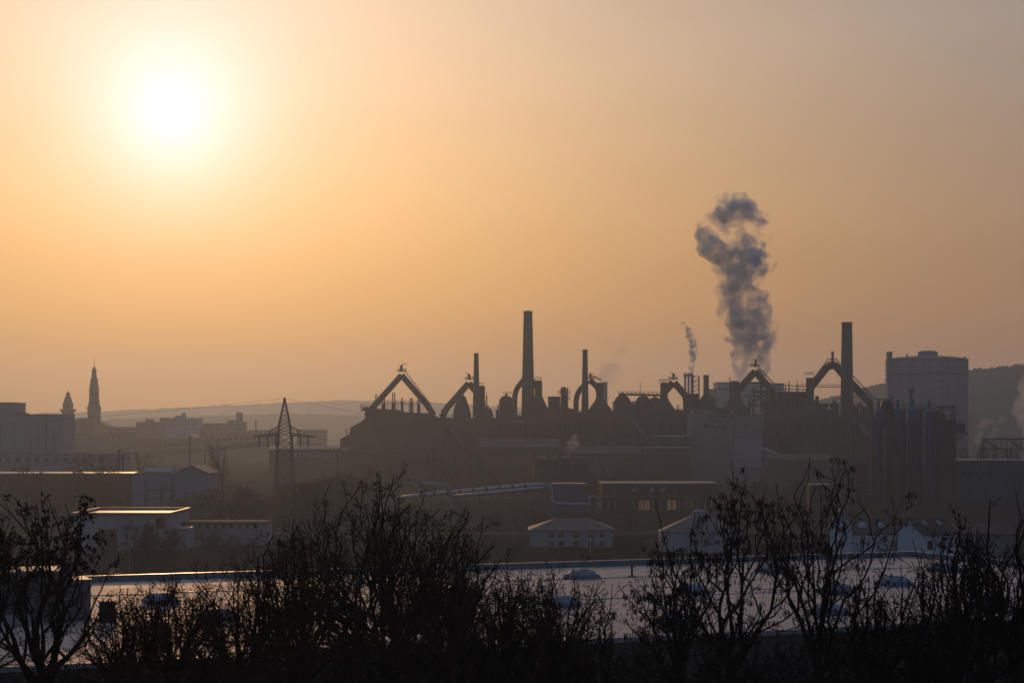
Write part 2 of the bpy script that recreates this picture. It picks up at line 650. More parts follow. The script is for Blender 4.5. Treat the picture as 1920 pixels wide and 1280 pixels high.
furnace('blast furnace with a low pipe arch beside the three pale flues', DW,
        [[(1262, 717), (1246, 735)], [(1264, 717), (1285, 741), (1287, 752), (1287, 800)]], 6.4, (1263, 711), (1263, 700, 712, 4.5), (1257, 697, 1265, 702),
        tank=[(1245, [(30, 800), (27, 775), (17, 762), (8, 748), (7.0, 740), (7.0, 718), (6.2, 717)])], rails=[(1236, 1257, 716, 716, 7)])
furnace('blast furnace with a steep pipe arch standing in front of the big smoke plume', DW,
        [[(1416, 696), (1385, 730), (1380, 740)], [(1416, 696), (1444, 728), (1452, 742), (1460, 770)]], 6.6, (1416, 687), (1417, 675, 688, 4.5), (1408, 674, 1422, 673.5),
        tank=[(1378, [(30, 800), (26, 768), (14, 752), (8.4, 738), (8.4, 716), (6, 714)])], rails=[(1424, 1455, 694, 726, 9)])
furnace('rightmost blast furnace whose long pipe arch disappears behind the thick right chimney', DW,
        [[(1552, 686), (1527, 717), (1519, 728), (1519, 760)], [(1552, 686), (1566, 684), (1584, 706), (1600, 722), (1634, 758)]], 7.2, None, (1561, 659, 678, 4.5),
        tank=[(1518, [(26, 800), (22, 775), (14, 762), (9, 752), (6.8, 742), (6.8, 709), (6.5, 708)])],
        rails=[(1528, 1552, 712, 679, 8), (1552, 1568, 677, 677, 5), (1568, 1580, 677, 690, 4), (1600, 1640, 708, 752, 12), (1510, 1526, 703, 703, 5)])

# the small chimneys under the leftmost pipe arch
for i, (x, yt, w, yb, lab) in enumerate([(719, 756, 9, 776, 'blocky small chimney leftmost under the leftmost pipe arch'), (738, 755, 9, 777, 'small chimney with a tall twin mast under the leftmost pipe arch'),
        (754, 753, 6, 779, 'thin small chimney below the apex of the leftmost pipe arch'), (771, 754, 7, 779, 'small chimney second from the right under the leftmost pipe arch'),
        (785, 757, 7, 780, 'rightmost small chimney touching the right leg of the leftmost pipe arch')]):
    D = DW + 6
    k = mpp(D)
    r = thing('roof_chimney', lab, 'chimney', base(x, D), 'small chimneys under the leftmost pipe arch')
    z1, z0 = W(x, yt, D).z, W(x, yb, D).z
    cx = r.location.x
    MB().lathe((cx, D), [(w * .62 * k, 0), (w * .62 * k, z0 + 1), (w * .5 * k, z0 + 2), (w * .42 * k, z1)], 8).build('shaft', M_BRICK, r)
    b = MB()
    for s in ((-.22, .22) if w > 6 else (0,)):
        b.tube([(cx + s * w * k, D, z1), (cx + s * w * k, D, z1 + (5 if i in (1,) else 2.2))], 0.28, 6)
    b.build('vent_pipe', M_STEEL, r)
gw = thing('walkway', 'thin railed walkway linking the small chimneys under the leftmost pipe arch', 'walkway', base(752, DW + 8))
p, q = W(712, 757, DW + 8), W(790, 757, DW + 8)
MB().box((p.x, DW + 7, p.z - 0.2), (q.x, DW + 9, p.z)).build('deck', M_STEEL, gw)
railing(712, 790, 757, DW + 7, 1.8, 10, gw)
b = MB()
for i in range(8):
    x = p.x + (q.x - p.x) * (i + 0.5) / 8
    b.bar((x, DW + 8, 20), (x, DW + 8, p.z - 0.2), 0.12)
b.build('post', M_STEEL, gw)

# hot stoves: domed cylinders
stove_proto = None
for x, ytop, w, lab in [(868, 752, 20, 'domed stove just left of the second shortest chimney'), (915, 764, 16, 'small domed stove right of the second shortest chimney'),
                        (949, 741, 27, 'domed stove left of the tallest chimney under a small railed walkway'), (1167, 739.5, 30, 'domed stove at the left end of the long roof walkway'),
                        (1206, 741, 29, 'domed stove second under the long roof walkway'), (1228, 744, 25, 'domed stove against the tank of the low pipe arch'),
                        (1303, 745, 26, 'domed stove right of the three pale flues'), (1327, 738, 30, 'domed stove carrying the short stubby chimney'),
                        (1442, 742, 30, 'domed stove under the right leg of the steep pipe arch'), (1478, 748, 30, 'domed stove between the last two pipe arches, nearer the steep one'),
                        (1612, 757, 24, 'domed stove under the right slope of the last pipe arch')]:
    D = DW + 14
    k = mpp(D)
    r = thing('hot_stove', lab, 'stove', base(x, D), 'domed hot stoves of the ironworks')
    R = w / 2 * k
    zt = W(x, ytop, D).z
    prof = [(R, 0), (R, zt - R * .95)] + [(R * math.cos(a), zt - R * .95 + R * .95 * math.sin(a)) for a in [math.radians(d) for d in (20, 40, 58, 74, 86)]]
    MB().lathe((r.location.x, D), prof, 24).build('shell', M_RUST, r, True)
    MB().lathe((r.location.x, D), [(R * .16, zt - 0.3), (R * .16, zt + .6), (R * .22, zt + .7), (R * .1, zt + 1.1)], 8).build('cap', M_STEEL, r)

lw = thing('walkway', 'long thin roof walkway over the domed stoves left of the low pipe arch', 'walkway', base(1205, DW + 10))
a, bb = W(1160, 739, DW + 10), W(1240, 741, DW + 10)
MB().tube([a, bb], 0.5, 8).build('deck', M_STEEL, lw)
railing(1160, 1240, 738, DW + 9, 1.2, 10, lw, y1=740)
MB().bar(W(1200.5, 738, DW + 10), W(1200.5, 716, DW + 10), 0.12).build('mast', M_STEEL, lw)


def block(name, label, cat, x0, y0, x1, D, depth, m=M_CONC, roof=M_ROOFM, wins=(), ribs=0, group=None, par=0.5, wm=M_DARK, ytop_r=None, zb=0.0):
    """a flat roofed building from photo columns x0..x1 and roof row y0, standing on the ground at D"""
    r = thing(name, label, cat, base((x0 + x1) / 2, D, zb), group)
    a, b = W(x0, y0, D), W(x1, y0, D)
    MB().box((a.x, D, zb), (b.x, D + depth, a.z - par)).build('wall', m, r)
    MB().box((a.x - .15, D - .15, a.z - par), (b.x + .15, D + depth + .15, a.z)).build('roof', roof, r)
    windows(r, wins, D, wm)
    if ribs:
        q = MB()
        for i in range(ribs + 1):
            x = a.x + (b.x - a.x) * i / ribs
            q.box((x - .22, D - .3, zb), (x + .22, D - .002, a.z - par - .01))
        q.build('pilaster', m, r)
    return r


# stepped hall at the left end
hall = thing('ore_hall', 'stepped dark hall with sloping left side below the leftmost pipe arch', 'industrial hall', base(730, 932))
D = 932
MB().prism([(638, 900), (638, 824), (655, 815), (657, 802), (673, 793), (684, 785), (684, 771), (694, 764), (712, 766), (745, 768), (760, 773), (800, 774), (812, 777), (818, 782), (830, 784), (830, 900)], D, 30).build('wall', M_RUST, hall)
MB().prism([(636.5, 823.2), (654, 814), (656, 815), (638, 825)], D - .4, 31).prism([(656, 801.4), (674, 791.7), (675, 793), (657.5, 802.5)], D - .4, 31).build('roof', M_ROOFM, hall)
windows(hall, rows(642, 655, 3, 838, 846, .7), D, M_OFFW)
windows(hall, [(766, 798, 769, 810), (790, 796, 795, 799)] + rows(690, 760, 7, 800, 803), D)
windows(hall, rows(665, 820, 12, 836, 842), D)
lp = MB()
for x in (700, 716, 733, 750, 780, 800):
    p = W(x, 785, D)
    lp.box((p.x - .2, D - .35, 0), (p.x + .2, D - .003, p.z))
lp.build('pilaster', M_RUST2, hall)
MB().pbox(676, 768, 690, 770, D - 4, 4).pbox(680, 763, 690, 768, D - 3, 3).build('balcony', M_STEEL, hall)
railing(676, 692, 768, D - 4, 2.6, 4, hall)
mm = MB()
mm.bar(W(679, 757, D - 3), W(679, 768, D - 3), .12)
mm.bar(W(650, 804, D + 2), W(650, 820, D + 2), .2)
mm.bar(W(706.5, 765, D + 5), W(706.5, 739, D + 5), .18).bar(W(704, 765, D + 5), W(704, 740, D + 5), .18).bar(W(704, 740, D + 5), W(706.5, 738.5, D + 5), .14)
mm.build('mast', M_STEEL, hall)

# charging platform in sections
rngp = random.Random(4)
sections = [(830, 943, 783, 'left section of the long dark furnace building, under the second shortest chimney'),
            (943, 1046, 778, 'section of the long dark furnace building around the foot of the tallest chimney'),
            (1046, 1152, 772, 'section of the long dark furnace building under the slim middle chimney'),
            (1152, 1296, 770, 'section of the long dark furnace building below the long roof walkway'),
            (1430, 1546, 770, 'section of the long dark furnace building right of the pale concrete block'),
            (1546, 1642, 778, 'right section of the long dark furnace building, around the foot of the thick right chimney')]
for x0, x1, y, lab in sections:
    D = 940
    r = thing('furnace_building', lab, 'industrial hall', base((x0 + x1) / 2, D), 'sections of the long furnace building')
    a, b = W(x0, y, D), W(x1, y, D)
    MB().box((a.x, D, 0), (b.x, D + 34, a.z - 4.5)).build('wall', M_RUST2, r)
    MB().box((a.x + .02, D - 3, a.z - 4.5), (b.x - .02, D + 33, a.z)).build('charging_deck', M_RUST, r)
    railing(x0 + 1, x1 - 1, y, D - 2.9, 1.2, int((x1 - x0) / 6), r, depth=4)
    n = int((x1 - x0) / 9)
    windows(r, [w for w in rows(x0 + 3, x1 - 3, n, y + 24, y + 33, .4) if rngp.random() < .75], D)
    q = MB()
    for i in range(n + 1):
        x = a.x + (b.x - a.x) * i / n
        q.box((x - .3, D - 2.6, 0), (x + .3, D - 2.0, a.z - 4.5))
        if rngp.random() < .6:
            q.bar((x, D - 2.3, a.z - 12), (x + (b.x - a.x) / n, D - 2.3, a.z - 5), .18)
    q.build('column', M_STEEL, r)
    q = MB()
    for i in range(5):
        z = rngp.uniform(6, a.z - 8)
        xa = rngp.uniform(a.x, (a.x + b.x) / 2)
        xb = rngp.uniform((a.x + b.x) / 2, b.x)
        q.tube([(xa, D - 1.2, z - 4), (xa, D - 1.2, z), (xb, D - 1.2, z), (xb, D - 1.2, z + 3)], rngp.uniform(.25, .6), 8)
    q.build('pipework', M_RUST, r, True)

block('charging_house', 'flat dark charging house filling the skyline between the last two pipe arches', 'industrial building', 1443, 734, 1513, DW + 2, 12, M_RUST2, M_RUST, wins=rows(1450, 1508, 6, 741, 745, .4))
block('charging_house', 'small dark charging house on the right flank of the low pipe arch', 'industrial building', 1284, 738, 1311, DW + 3, 10, M_RUST2, M_RUST)
block('charging_house', 'narrow dark charging house between the two domed stoves under the long roof walkway', 'industrial building', 1181, 757, 1194, DW + 5, 8, M_RUST2, M_RUST)
block('charging_house', 'low dark charging house on the left flank of the rightmost furnace', 'industrial building', 1530, 757, 1548, DW + 4, 8, M_RUST2, M_RUST)
# slanting pipes, stairs and gantries in front of the furnaces
rq = random.Random(17)
for i, x in enumerate((842, 905, 960, 1018, 1066, 1130, 1185, 1240, 1282, 1448, 1500, 1560, 1612)):
    Dp = 936
    r = thing('pipe_gantry', ['slanting gas pipe on trestle legs', 'stair flight with landings', 'level pipe run on trestle legs'][i % 3] + ' before the furnaces ' + (
        'left of the tallest chimney' if x < 990 else 'right of the tallest chimney' if x < 1097 else 'below the long roof walkway' if x < 1290 else 'right of the pale concrete block'), 'gantry', base(x, Dp), 'gantries in front of the furnaces')
    w = rq.uniform(24, 40)
    ya, yb = (rq.uniform(785, 800), rq.uniform(815, 845)) if i % 3 < 2 else (rq.uniform(790, 830),) * 2
    a, b = W(x, ya, Dp), W(x + w, yb, Dp)
    if i % 3 == 1:
        m = MB()
        for j in range(8):
            p, q = a.lerp(b, j / 8), a.lerp(b, (j + 1) / 8)
            m.box((p.x, Dp - 1, q.z), (q.x, Dp + .5, q.z + .15)).bar((p.x, Dp - 1, q.z + 1.2), (q.x, Dp - 1, q.z + .6), .07)
        m.build('steps', M_STEEL, r)
    else:
        MB().tube([a, b], rq.uniform(.5, 1.0), 10).build('gas_pipe', M_RUST if i % 2 else M_CONC, r, True)
    m = MB()
    for t in (.15, .5, .85):
        p = a.lerp(b, t)
        m.bar((p.x, Dp - .4, 0), (p.x, Dp - .4, p.z), .2).bar((p.x - 1.5, Dp - .4, p.z - 8), (p.x, Dp - .4, p.z - 1), .1)
    m.build('trestle', M_STEEL, r)

# clutter standing on the platform: small cabins, vents, tanks
clut = [(830, 776, 12), (920, 773, 8), (932, 768, 5), (938, 770, 9), (958, 768, 8), (1030, 771, 10), (1064, 764, 8), (1072, 766, 10), (1112, 768, 8), (1140, 764, 10), (1182, 762, 9), (1256, 764, 12), (1272, 768, 8),
        (1348, 764, 14), (1362, 760, 10), (1400, 762, 12), (1456, 752, 16), (1468, 742, 10), (1500, 745, 20), (1492, 735, 6), (1536, 762, 10), (1546, 760, 12), (1566, 757, 14), (1558, 768, 12), (1604, 766, 10), (1620, 764, 14), (1632, 760, 10)]
words_ = ['boxy', 'narrow', 'low', 'squat']
for i, (x, y, w) in enumerate(clut):
    D = DW - 3 + (i % 3) * 1.5
    r = thing('plant_cabin', '%s dark cabin on the furnace platform %s' % (words_[i % 4], (
        'left of the second shortest chimney' if x < 893 else 'between the second shortest and the tallest chimney' if x < 990 else 'between the tallest and the slim middle chimney' if x < 1097 else
        'under the long roof walkway' if x < 1250 else 'behind the pale concrete block' if x < 1430 else 'between the last two pipe arches' if x < 1540 else 'around the thick right chimney')), 'cabin',
        base(x, D, W(x, 785, D).z), 'dark cabins on the furnace platform')
    a, b = W(x - w / 2, y, D), W(x + w / 2, y, D)
    z0 = W(x, 786, D).z
    MB().box((a.x, D, z0), (b.x, D + 4, a.z - .4)).build('wall', M_RUST, r)
    MB().box((a.x - .3, D - .3, a.z - .4), (b.x + .3, D + 4.3, a.z)).build('roof', M_RUST2, r)
    if i % 2 == 0:
        MB().tube([(a.x + 1, D + 2, a.z), (a.x + 1, D + 2, a.z + 2.4)], .3, 8).build('vent_pipe', M_STEEL, r)

# lattice tower with platforms, right of the tallest chimney
lt = thing('lattice_tower', 'narrow lattice tower with two railed platforms between the tallest and the slim middle chimney', 'tower', base(1058, DW - 2))
D = DW - 2
m = MB()
for x in (1053, 1064):
    for dd in (0, 3):
        p = W(x, 726, D)
        m.bar((p.x, D + dd, 20), (p.x, D + dd, p.z), .3)
m.tube([W(1057, 780, D + 1.5), W(1057, 727, D + 1.5), W(1057, 725, D + 1.5)], [2.0, 1.2, .4], 10)
for y in range(738, 780, 8):
    m.bar(W(1053, y, D), W(1064, y + 8, D), .14).bar(W(1064, y, D), W(1053, y + 8, D), .14)
m.build('lattice', M_STEEL, lt)
for (x0, x1, y) in ((1047, 1069, 737), (1050, 1068, 748)):
    p, q = W(x0, y, D), W(x1, y, D)
    MB().box((p.x, D - 1, p.z - .3), (q.x, D + 4, p.z)).build('platform', M_STEEL, lt)
    railing(x0, x1, y, D - 1, 1.4, 5, lt, depth=4.8)

block('filter_house', 'flat topped dark cabin tower just right of the tallest chimney', 'industrial building', 1028, 743, 1050, DW + 4, 8, M_RUST2, M_RUST)
block('power_block', 'narrow pale concrete tower behind the slim middle chimney', 'industrial building', 1131, 716, 1139, 1120, 6, M_GREYC)
block('power_block', 'distant pale low building seen through the pipe arch right of the slim chimney', 'industrial building', 1150, 752, 1200, 1180, 10, M_GREYC)
pb = block('power_station', 'pale grey power station building behind the steep pipe arch', 'power station', 1345, 716, 1378, 1250, 25, M_GREYC, wins=rows(1348, 1376, 4, 728, 731))
block('power_station', 'lower pale power station wing right of the short stubby chimney', 'power station', 1328, 729, 1345, 1252, 20, M_GREYC)
block('power_station', 'long pale power station hall seen under the steep pipe arch', 'power station', 1378, 718, 1470, 1256, 20, M_GREYC, wins=rows(1384, 1466, 8, 740, 744))

# three pale flues with lattice tower
tf = thing('triple_flue', 'three pale steel flues bundled together under the small smoke trail', 'chimney', base(1291, 1020))
D = 1020
k = mpp(D)
for x in (1284.5, 1291, 1297):
    p = W(x, 699, D)
    MB().lathe((p.x, D), [(2.1 * k, 0), (2.1 * k, p.z)], 12).build('flue', M_GREYC, tf, True)
p, q = W(1282, 706, D), W(1300, 700, D)
MB().box((p.x, D - 1, p.z), (q.x, D + 1, q.z - .3)).build('casing', M_GREYC, tf)
ft = thing('lattice_tower', 'spindly scaffold tower beside the three pale flues', 'tower', base(1306, 1016))
m = MB()
for x in (1300, 1311):
    for dd in (0, 3):
        m.bar(W(x, 705, 1016) + Vector((0, dd, 0)), W(x, 775, 1016) + Vector((0, dd, 0)), .22)
for y in range(705, 772, 9):
    m.bar(W(1300, y, 1016), W(1311, y, 1016), .18).bar(W(1300, y, 1016), W(1311, y + 9, 1016), .12)
m.build('lattice', M_STEEL, ft)

# masts
for x, y0, y1, D, lab in [(1368.5, 704, 740, 940, 'thin dark mast beside the tank of the steep pipe arch'), (1473, 716, 745, 945, 'thin mast right of the steep pipe arch'), (1495, 713, 740, 945, 'thin mast midway between the last two pipe arches'),
                          (1479.5, 711, 740, 950, 'hairline aerial beside the thin mast right of the steep pipe arch'), (912.5, 735, 765, 955, 'short mast on the platform right of the second shortest chimney')]:
    r = tag(MB().bar(W(x, y1 + 20, D), W(x, y0 + 6, D), .3).bar(W(x, y0 + 6, D), W(x, y0, D), .12).build('mast', M_STEEL), lab, 'mast', 'masts on the ironworks')

# scaffold and conveyor bridge between the last two furnaces
cb = thing('pipe_gantry', 'thin railed gantry with pipes linking the last two pipe arches', 'gantry', base(1480, 942))
m = MB()
for y in (721, 728):
    m.bar(W(1452, y, 944), W(1512, y + 3, 944), .16)
for i in range(10):
    x = 1452 + i * 6.5
    m.bar(W(x, 721, 944), W(x + 3, 730, 944), .1).bar(W(x, 728, 944), W(x, 775, 944), .12)
m.build('lattice', M_STEEL, cb)
MB().tube([W(1408, 734, 946), W(1450, 734, 946)], .7, 8).build('gas_pipe', M_RUST, cb)
fr = thing('steel_frame', 'open steel frame standing inside the steep pipe arch', 'steel frame', base(1415, 958))
m = MB()
for x0, yt in ((1405, 742), (1413, 725), (1427, 716), (1437, 735)):
    m.bar(W(x0, yt, 958), W(x0, 790, 958), .5)
for (xa, ya, xb, yb) in ((1400, 717, 1440, 717), (1404, 742, 1440, 742), (1411, 734, 1438, 734), (1405, 760, 1440, 760), (1405, 760, 1427, 742)):
    m.bar(W(xa, ya, 958), W(xb, yb, 958), .4)
m.build('lattice', M_STEEL, fr)
lk = thing('pipe_gantry', 'thin horizontal pipe bridge inside the last pipe arch', 'gantry', base(1553, 955))
MB().tube([W(1535, 758, 955), W(1570, 758, 955)], .55, 8).build('gas_pipe', M_RUST2, lk)
MB().bar(W(1532, 742, 955), W(1532, 790, 955), .9).bar(W(1566, 752, 955), W(1566, 790, 955), .8).build('post', M_STEEL, lk)
jib = thing('tower_crane', 'far thin tower crane jib seen through the last pipe arch', 'crane', base(1560, 1500))
MB().bar(W(1500, 724, 1500), W(1600, 726, 1500), .35).bar(W(1500, 720, 1500), W(1600, 722, 1500), .2).build('jib', M_STEEL, jib)
MB().bar(W(1592, 716, 1500), W(1592, 862, 1500), .6).build('tower_mast', M_STEEL, jib)

# pale concrete block
D = 905
ct = block('coal_tower', 'large pale concrete block in front of the steep pipe arch', 'industrial building', 1296, 776, 1430, D, 22, M_CONC, M_CONC,
      wins=[(1330, 777.5, 1341, 783), (1344, 778, 1349, 782), (1352, 777.5, 1361, 783), (1369, 777, 1376, 783), (1319, 795, 1329, 803), (1332, 796, 1342, 802), (1346, 795.5, 1359, 802.5), (1396, 796, 1404, 802)])
p, q = W(1375, 800, D), W(1376, 876, D)
MB().box((p.x, D - .25, 0), (q.x, D - .01, W(1375, 779, D).z)).build('downpipe', M_STEEL, ct)
MB().pbox(1376.5, 822, 1429, 876, D - .12, .1).build('wall_panel', M_CLAD, ct)
MB().pbox(1300, 768, 1345, 776, D + 5, 10).build('roof_cabin', M_CONC, ct)
block('annex', 'low annex with a light roof edge left of the pale concrete block', 'industrial building', 1224, 816, 1295.5, 900, 18, M_RUST2, M_ALU, wins=rows(1228, 1292, 9, 822, 826))
block('annex', 'lower annex with a pale roof line left of the pale concrete block', 'industrial building', 1208, 838, 1295.5, 880, 15, M_RUST2, M_ROOFS, wins=rows(1212, 1290, 10, 848, 853))
cv = thing('conveyor_bridge', 'light sloping conveyor bridge descending right of the pale concrete block', 'conveyor', base(1475, 895))
a, b = W(1430, 841, 895), W(1520, 880, 895)
m = MB().tube([a, b], 1.1, 4)
m.build('gallery', M_CLAD, cv)
m = MB()
for t in (.2, .45, .7):
    p = a.lerp(b, t)
    m.bar((p.x - .8, 895, 0), (p.x, 895, p.z), .22).bar((p.x + .8, 895, 0), (p.x, 895, p.z), .22)
m.build('trestle', M_STEEL, cv)

# sinter plant and lower halls in front of the furnaces
def gable(name, label, cat, x0, x1, yeave, yridge, D, depth, m=M_BRICK, roof=M_ROOFM, wins=(), along=True, zb=0.0, over=.4, group=None, xr=None, wname='window', wm=M_DARK):
    """pitched roof building; along=True: ridge runs left-right, else the gable faces the camera"""
    r = thing(name, label, cat, base((x0 + x1) / 2, D, zb), group)
    a, b = W(x0, yeave, D), W(x1, yeave, D)
    zr = W(x0, yridge, D).z
    t = .25
    if along:
        ym = D + depth / 2
        MB().add([(a.x, D, zb), (b.x, D, zb), (b.x, D + depth, zb), (a.x, D + depth, zb), (a.x, D, a.z), (b.x, D, a.z), (b.x, D + depth, a.z), (a.x, D + depth, a.z), (a.x, ym, zr), (b.x, ym, zr)],
                 [(0, 1, 5, 4), (2, 3, 7, 6), (1, 2, 6, 9, 5), (3, 0, 4, 8, 7), (4, 5, 9, 8), (6, 7, 8, 9), (3, 2, 1, 0)]).build('wall', m, r)
        sl = (zr - a.z) / (depth / 2)
        q = MB()
        for s in (-1, 1):
            y0 = ym + s * (depth / 2 + over)
            z0 = zr - sl * (depth / 2 + over)
            vs = [(a.x - over, ym, zr + .03), (b.x + over, ym, zr + .03), (b.x + over, y0, z0 + .03), (a.x - over, y0, z0 + .03)]
            vs += [(x, y, z + t) for x, y, z in vs]
            q.add(vs, [(0, 1, 2, 3), (7, 6, 5, 4), (0, 4, 5, 1), (1, 5, 6, 2), (2, 6, 7, 3), (3, 7, 4, 0)])
        q.build('roof', roof, r)
    else:
        xm = W(xr if xr else (x0 + x1) / 2, yridge, D).x
        MB().add([(a.x, D, zb), (b.x, D, zb), (b.x, D, a.z), (xm, D, zr), (a.x, D, a.z)] + [(a.x, D + depth, zb), (b.x, D + depth, zb), (b.x, D + depth, a.z), (xm, D + depth, zr), (a.x, D + depth, a.z)],
                 [(0, 1, 2, 3, 4), (9, 8, 7, 6, 5), (0, 4, 9, 5), (2, 1, 6, 7), (3, 2, 7, 8), (4, 3, 8, 9), (1, 0, 5, 6)]).build('wall', m, r)
        q = MB()
        for e in (a, b):
            sl = (zr - e.z) / abs(xm - e.x)
            s = 1 if e.x > xm else -1
            x1_, z1_ = e.x + s * over, e.z - sl * over
            vs = [(xm, D - over, zr + .03), (x1_, D - over, z1_ + .03), (x1_, D + depth + over, z1_ + .03), (xm, D + depth + over, zr + .03)]
            vs += [(x, y, z + t) for x, y, z in vs]
            q.add(vs, [(0, 1, 2, 3), (7, 6, 5, 4), (0, 4, 5, 1), (1, 5, 6, 2), (2, 6, 7, 3), (3, 7, 4, 0)])
        q.build('roof', roof, r)
    (framed if wm == M_GLASS else windows)(r, wins, D, wm)
    return r


gable('sinter_hall', 'long low gabled hall in front of the furnaces below the tallest chimney', 'industrial hall', 900, 1050, 838, 824, 880, 30, M_RUST2, M_BRICK, rows(905, 1045, 14, 846, 854))
gable('sinter_hall', 'low gabled hall in front of the furnaces below the slim middle chimney', 'industrial hall', 1060, 1200, 850, 838, 860, 26, M_RUST2, M_BRICK, rows(1065, 1195, 12, 858, 866))
gable('sinter_hall', 'low gabled hall right of the sloping conveyor bridge', 'industrial hall', 1440, 1560, 862, 852, 850, 22, M_RUST2, M_BRICK, rows(1446, 1556, 10, 868, 875))
gable('storage_shed', 'long low shed with pale windows left of the stepped dark hall', 'shed', 505, 636, 842, 836, 960, 20, M_BRICK, M_ROOFM, rows(545, 632, 12, 848, 858, .6), wm=M_CLAD)

# gasometer
gs = thing('gasometer', 'huge round grey gas holder with a shallow domed roof on the right', 'gas holder', base(1738, 1300))
D = 1300
k = mpp(D)
cx = gs.location.x
R = 75.5 * k
ze = W(0, 677, D).z
zt = W(0, 668.5, D).z
MB().lathe((cx, D), [(R, 0), (R, ze)], 64).build('tank_shell', mat('streaked gas holder paint', (.12, .12, .14), .8, .3, .25, stretch=(1, 1, .06)), gs, True)
prof = [(R * 1.008, ze), (R * 1.008, ze + .5)] + [(R * math.cos(t), ze + .5 + (zt - ze) * math.sin(t)) for t in [math.radians(d) for d in (12, 28, 45, 60, 75)]]
MB().lathe((cx, D), prof, 64).build('dome_roof', MATS['streaked gas holder paint'], gs, True)
zl = W(0, 660, D).z
MB().lathe((cx + .5, D), [(18.5 * k, zt - 2), (18.5 * k, zl), (11 * k, W(0, 657.5, D).z)], 24).build('roof_lantern', M_BLUE, gs)
m = MB()
for y in (690, 702, 716, 730, 744, 758, 772):
    z = W(0, y, D).z
    m.lathe((cx, D), [(R * 1.004, z - .12), (R * 1.004, z + .12)] if y != 702 else [(R * 1.014, z - .5), (R * 1.014, z + .5)], 64)
m.build('ring_band', M_STEEL, gs)
m = MB()
for i in range(40):
    t = 2 * math.pi * i / 40
    x, y = cx + R * 1.003 * math.cos(t), D + R * 1.003 * math.sin(t)
    m.bar((x, y, 0), (x, y, ze), .12)
m.build('stiffener', MATS['streaked gas holder paint'], gs)
m = MB()
for i in range(72):
    t = 2 * math.pi * i / 72
    u = 2 * math.pi * (i + 1) / 72
    p0, p1 = Vector((cx + R * 1.005 * math.cos(t), D + R * 1.005 * math.sin(t), ze)), Vector((cx + R * 1.005 * math.cos(u), D + R * 1.005 * math.sin(u), ze))
    m.bar(p0, p0 + Vector((0, 0, 1.6)), .1).bar(p0 + Vector((0, 0, 1.6)), p1 + Vector((0, 0, 1.6)), .1)
m.build('top_railing', M_STEEL, gs)
a = W(1661.5, 659.5, D - R * .2)
MB().box((a.x, D - R * .2 - 4, 0), (a.x + 9.5 * k, D - R * .2, a.z)).build('lift_shaft', M_BLUE, gs)
m = MB()
for y in (682, 698, 714):
    p = W(1658, y, D - R * .2)
    m.box((p.x, D - R * .2 - 4, p.z), (a.x - .01, D - R * .2, p.z + .3)).bar((p.x, D - R * .2 - 4, p.z), (p.x, D - R * .2 - 4, p.z + 1.6), .12).bar((p.x, D - R * .2 - 4, p.z + 1.6), (a.x, D - R * .2 - 4, p.z + 1.6), .12).bar((p.x, D - R * .2 - 4, p.z), (a.x, D - R * .2 - 4, p.z - 2.5), .12)
m.build('landing', M_STEEL, gs)
m = MB()
for x, h in ((1700.5, 6.5), (1770, 1.2), (1776, 1.2), (1809, 1.5), (1718, 1.2)):
    p = W(x, 671, D)
    m.tube([(p.x, D, p.z - 2), (p.x, D, p.z + h * k + .5)], .55, 8)
m.build('roof_vent', M_STEEL, gs)
# pale lettering high on the shell: too faint in the haze to read, only its strokes show
m = MB()
strokes = [(1700, 1700.8), (1703.5, 1704.3)]
def cyl_rect(x0, y0, x1, y1):
    n = max(1, int((x1 - x0) / 1.5))
    vs, fs = [], []
    for i in range(n + 1):
        x = (x0 + (x1 - x0) * i / n - 1738) * k
        for rr in (R * 1.004, R * 1.007):
            yy = D - math.sqrt(max(0, rr * rr - x * x))
            vs += [(cx + x, yy, W(0, y1, D).z), (cx + x, yy, W(0, y0, D).z)]
    for i in range(n):
        o = i * 4
        fs += [(o + 2, o + 6, o + 7, o + 3), (o, o + 2, o + 3, o + 1), (o + 4, o + 5, o + 7, o + 6)]
    m.add(vs, fs)
for x in (1698.5, 1704, 1706.8):
    cyl_rect(x, 688.3, x + .8, 695.3)
for x in (1711, 1716.5, 1722, 1727.3):
    cyl_rect(x, 688.3, x + .8, 695.3)
    cyl_rect(x + .8, 688.3, x + 3.6, 689.2)
    cyl_rect(x + .8, 694.4, x + 3.6, 695.3)
for x in (1732.2, 1735.2, 1738.4, 1742):
    cyl_rect(x, 688.3, x + .9, 695.3)
cyl_rect(1733.1, 691.4, 1735.2, 692.2)
m.build('lettering', M_OFFW, gs)

